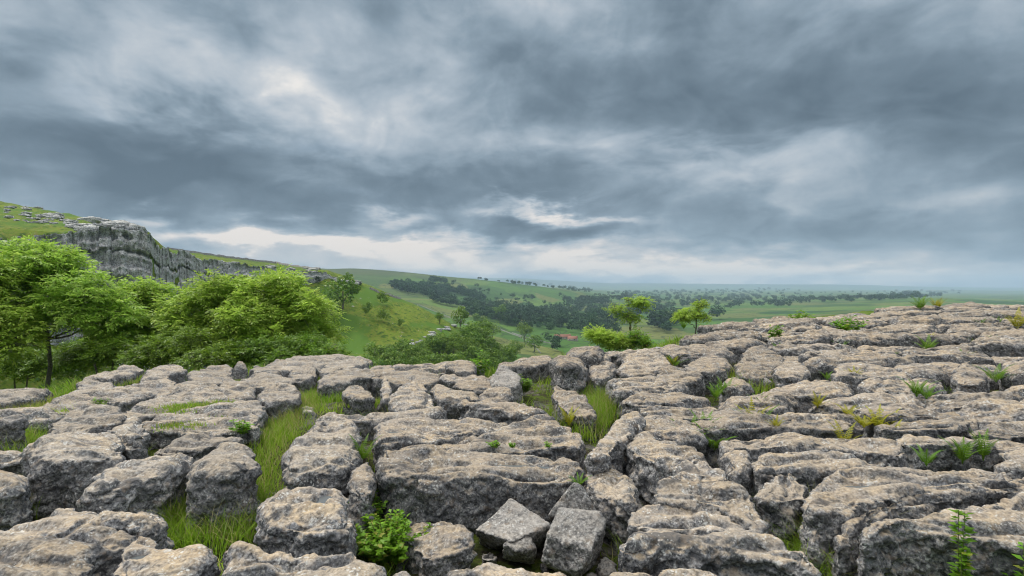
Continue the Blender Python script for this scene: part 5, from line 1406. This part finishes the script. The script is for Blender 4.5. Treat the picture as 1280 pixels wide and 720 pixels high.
# cloud layer: directions projected on a flat ceiling
inv = t.math('DIVIDE', 1.0, t.math('ADD', el, 0.22))
pc = t.n('ShaderNodeCombineXYZ'); t.link(t.math('MULTIPLY', X, inv), pc.inputs[0]); t.link(t.math('MULTIPLY', Y, inv), pc.inputs[1])
warp = t.noise(pc.outputs[0], 0.8, 3, 0.5, 0, 1)
pw = t.vmath('ADD', pc.outputs[0], t.vmath('SCALE', t.vmath('SUBTRACT', warp, (0.5, 0.5, 0.5)), scale=0.55))
nL = t.noise(pw, 0.75, 6, 0.52)
nM = t.noise(t.vmath('MULTIPLY', t.vmath('ADD', D, t.vmath('SCALE', warp, scale=0.12)), (1.0, 1.0, 1.9)), 3.6, 8, 0.55, 0.25)
nS = t.noise(t.vmath('MULTIPLY', D, (1.0, 1.0, 1.7)), 7.0, 7, 0.58, 0.3)
base = t.math('ADD', t.math('MULTIPLY', t.math('SUBTRACT', nL, 0.5), 0.75), t.math('MULTIPLY', t.math('SUBTRACT', nM, 0.5), 0.80))
base = t.math('ADD', base, t.math('MULTIPLY', t.math('SUBTRACT', nS, 0.5), 0.62))
nP = t.noise(t.vmath('MULTIPLY', t.vmath('ADD', D, t.vmath('SCALE', warp, scale=0.25)), (1.0, 1.0, 1.5)), 8.5, 6, 0.5, 0.6)
base = t.math('ADD', base, t.math('MULTIPLY', t.math('SUBTRACT', nP, 0.5), 0.80))
# cloud masses by bearing: tangents of azimuth and elevation, edges broken by noise
Yp_ = t.math('MAXIMUM', Y, 0.05)
tu = t.math('DIVIDE', X, Yp_); tv = t.math('DIVIDE', Zz, Yp_)
wn = t.n('ShaderNodeSeparateXYZ'); t.link(t.noise(pw, 1.7, 5, 0.6, 0, 1), wn.inputs[0])
tu = t.math('ADD', tu, t.math('MULTIPLY', t.math('SUBTRACT', wn.outputs[0], 0.5), 0.30))
tv = t.math('ADD', tv, t.math('MULTIPLY', t.math('MULTIPLY', t.math('SUBTRACT', wn.outputs[1], 0.5), 0.34), t.mr(tv, 0.0, 0.35, 0.25, 1.0)))
acc = base
BL = [ # px, py, half width, half height, amount (+ bright, - dark)
 (330,85,190,60,.34),(450,150,130,50,.26),(545,190,80,50,.20),(200,60,120,40,.16),(700,10,80,30,.18),(660,175,60,26,.16),(735,190,50,24,.14),
 (15,58,70,20,-.22),(90,150,170,34,-.24),(300,165,150,38,-.30),(380,230,170,42,-.30),(150,215,160,34,-.20),(60,235,140,24,.06),
 (600,60,110,60,-.10),(850,110,220,60,-.22),(1120,90,220,60,-.18),(560,255,90,40,-.14),(700,240,130,34,-.14),(950,20,150,30,-.06),(1240,190,120,40,-.10),
 (960,200,130,32,.32),(1150,245,140,22,.20),(860,190,60,24,.12),(1050,285,230,24,-.20),(880,250,80,24,-.06),
 (290,300,150,14,.66),(450,302,130,15,.52),(120,70,200,70,.10),(168,270,24,12,.62),(600,312,120,14,.34),(690,268,86,8,.75),(470,266,34,11,.62),(690,296,76,13,-.62),(560,292,60,10,-.06),
 (800,300,90,16,.12),(1000,340,300,13,.40),(800,328,220,16,.36),(600,338,170,12,.30),(1180,352,200,12,.42),(400,330,200,12,.2),(60,265,120,14,-.06),(1180,315,120,14,.02)]
for px, py, a, b, g_ in BL:
    dx = t.math('MULTIPLY', t.math('SUBTRACT', tu, (px - 640) / F), F / a); dy = t.math('MULTIPLY', t.math('SUBTRACT', tv, (360 - py) / F), F / b)
    r2 = t.math('ADD', t.math('MULTIPLY', dx, dx), t.math('MULTIPLY', dy, dy))
    e = t.math('POWER', 2.71828, t.math('MULTIPLY', r2, -0.8))
    acc = t.math('ADD', acc, t.math('MULTIPLY', e, g_))
front = t.mr(Y, 0.0, 0.3)
acc = t.math('ADD', t.math('MULTIPLY', acc, front), t.math('MULTIPLY', t.math('ADD', base, 0.12), t.math('SUBTRACT', 1.0, front)))
acc = t.math('ADD', acc, t.mr(Zz, 0.55, 0.95, 0.0, 0.30))
val = t.mr(acc, -0.48, 0.62)
cl = t.ramp(val, [(0.0, (0.048, 0.069, 0.092)), (0.25, (0.080, 0.109, 0.138)), (0.46, (0.130, 0.168, 0.204)), (0.66, (0.205, 0.240, 0.275)), (0.84, (0.285, 0.305, 0.328)), (1.0, (0.43, 0.415, 0.40))])
# low bright gaps are cream, high ones cool
warmf = t.math('MULTIPLY', t.mr(Zz, 0.22, 0.04), t.mr(val, 0.45, 0.8))
cl = t.mix(t.math('MULTIPLY', warmf, 0.9), cl, t.mix(1.0, cl, (1.10, 1.0, 0.92), 'MULTIPLY'))
cl = t.mix(t.mr(Zz, 0.58, 0.80, smooth=True), cl, t.mix(1.0, cl, (4.2, 3.9, 3.6), 'MULTIPLY'))
cl = t.mix(t.mr(Zz, 0.0, -0.02), cl, (0.20, 0.22, 0.22))
STR = 0.1
cl = t.mix(1.0, cl, (1 / STR, 1 / STR, 1 / STR), 'MULTIPLY')
cov = t.mr(nM, 0.62, 0.80, 1.0, 0.92)
colr = t.mix(cov, sky.outputs[0], cl)
bg = t.n('ShaderNodeBackground'); t.link(colr, bg.inputs[0]); bg.inputs[1].default_value = STR
ow = t.n('ShaderNodeOutputWorld'); t.link(bg.outputs[0], ow.inputs[0])
w.cycles.sampling_method = 'MANUAL'; w.cycles.sample_map_resolution = 512

sl = bpy.data.lights.new('sun', 'SUN'); sl.energy = 1.5; sl.angle = R(10); sl.color = (1.0, 0.95, 0.87)
so = bpy.data.objects.new('sun', sl); col.objects.link(so)
import mathutils
sd_ = mathutils.Vector((math.sin(SUN_AZ) * math.cos(SUN_EL), math.cos(SUN_AZ) * math.cos(SUN_EL), math.sin(SUN_EL)))
so.rotation_euler = sd_.to_track_quat('Z', 'Y').to_euler()

# haze: one closed box of thin even air
m, nt = new_mat('haze'); t = NT(nt)
pv = t.n('ShaderNodeVolumePrincipled'); pv.inputs['Color'].default_value = (0.62, 0.84, 1.0, 1); pv.inputs['Density'].default_value = HAZE
pv.inputs['Anisotropy'].default_value = 0.0
o_ = t.n('ShaderNodeOutputMaterial'); t.link(pv.outputs[0], o_.inputs['Volume'])
zlo = float(V_MIN) - 1.0; zhi = float(V_MAX) + 6.0
hw = 37000.0
v = np.array([(x, y, z) for z in (zlo, zhi) for y in (-33000.0, 15600.0) for x in (-30000.0, 30000.0)])
f = np.array([(0, 2, 3, 1), (4, 5, 7, 6), (0, 1, 5, 4), (2, 6, 7, 3), (0, 4, 6, 2), (1, 3, 7, 5)])
obj('haze', mesh_np('haze', v, f, smooth=False), m, kind='stuff', label='thin blue air over the whole valley', cat='haze')

cam = bpy.data.cameras.new('camera'); cam.lens = 18.0; cam.sensor_width = 36.0; cam.clip_start = 0.05; cam.clip_end = 90000
co_ = bpy.data.objects.new('camera', cam); col.objects.link(co_)
co_.location = (0, 0, CAMZ); co_.rotation_euler = (R(90), 0, 0)
scene.camera = co_
vs_ = scene.view_settings; vs_.view_transform = 'Standard'; vs_.look = 'None'; vs_.exposure = EXPO; vs_.gamma = 1.0; vs_.use_curve_mapping = False
scene.render.engine = 'CYCLES'
cy = scene.cycles
cy.use_denoising = True
try: cy.denoiser = 'OPENIMAGEDENOISE'
except Exception: pass
cy.pixel_filter_type = 'BLACKMAN_HARRIS'; cy.filter_width = 1.1
cy.max_bounces = 8; cy.diffuse_bounces = 4; cy.glossy_bounces = 2; cy.transmission_bounces = 6; cy.volume_bounces = 0; cy.transparent_max_bounces = 4
cy.use_adaptive_sampling = False
cy.sample_clamp_indirect = 4.0
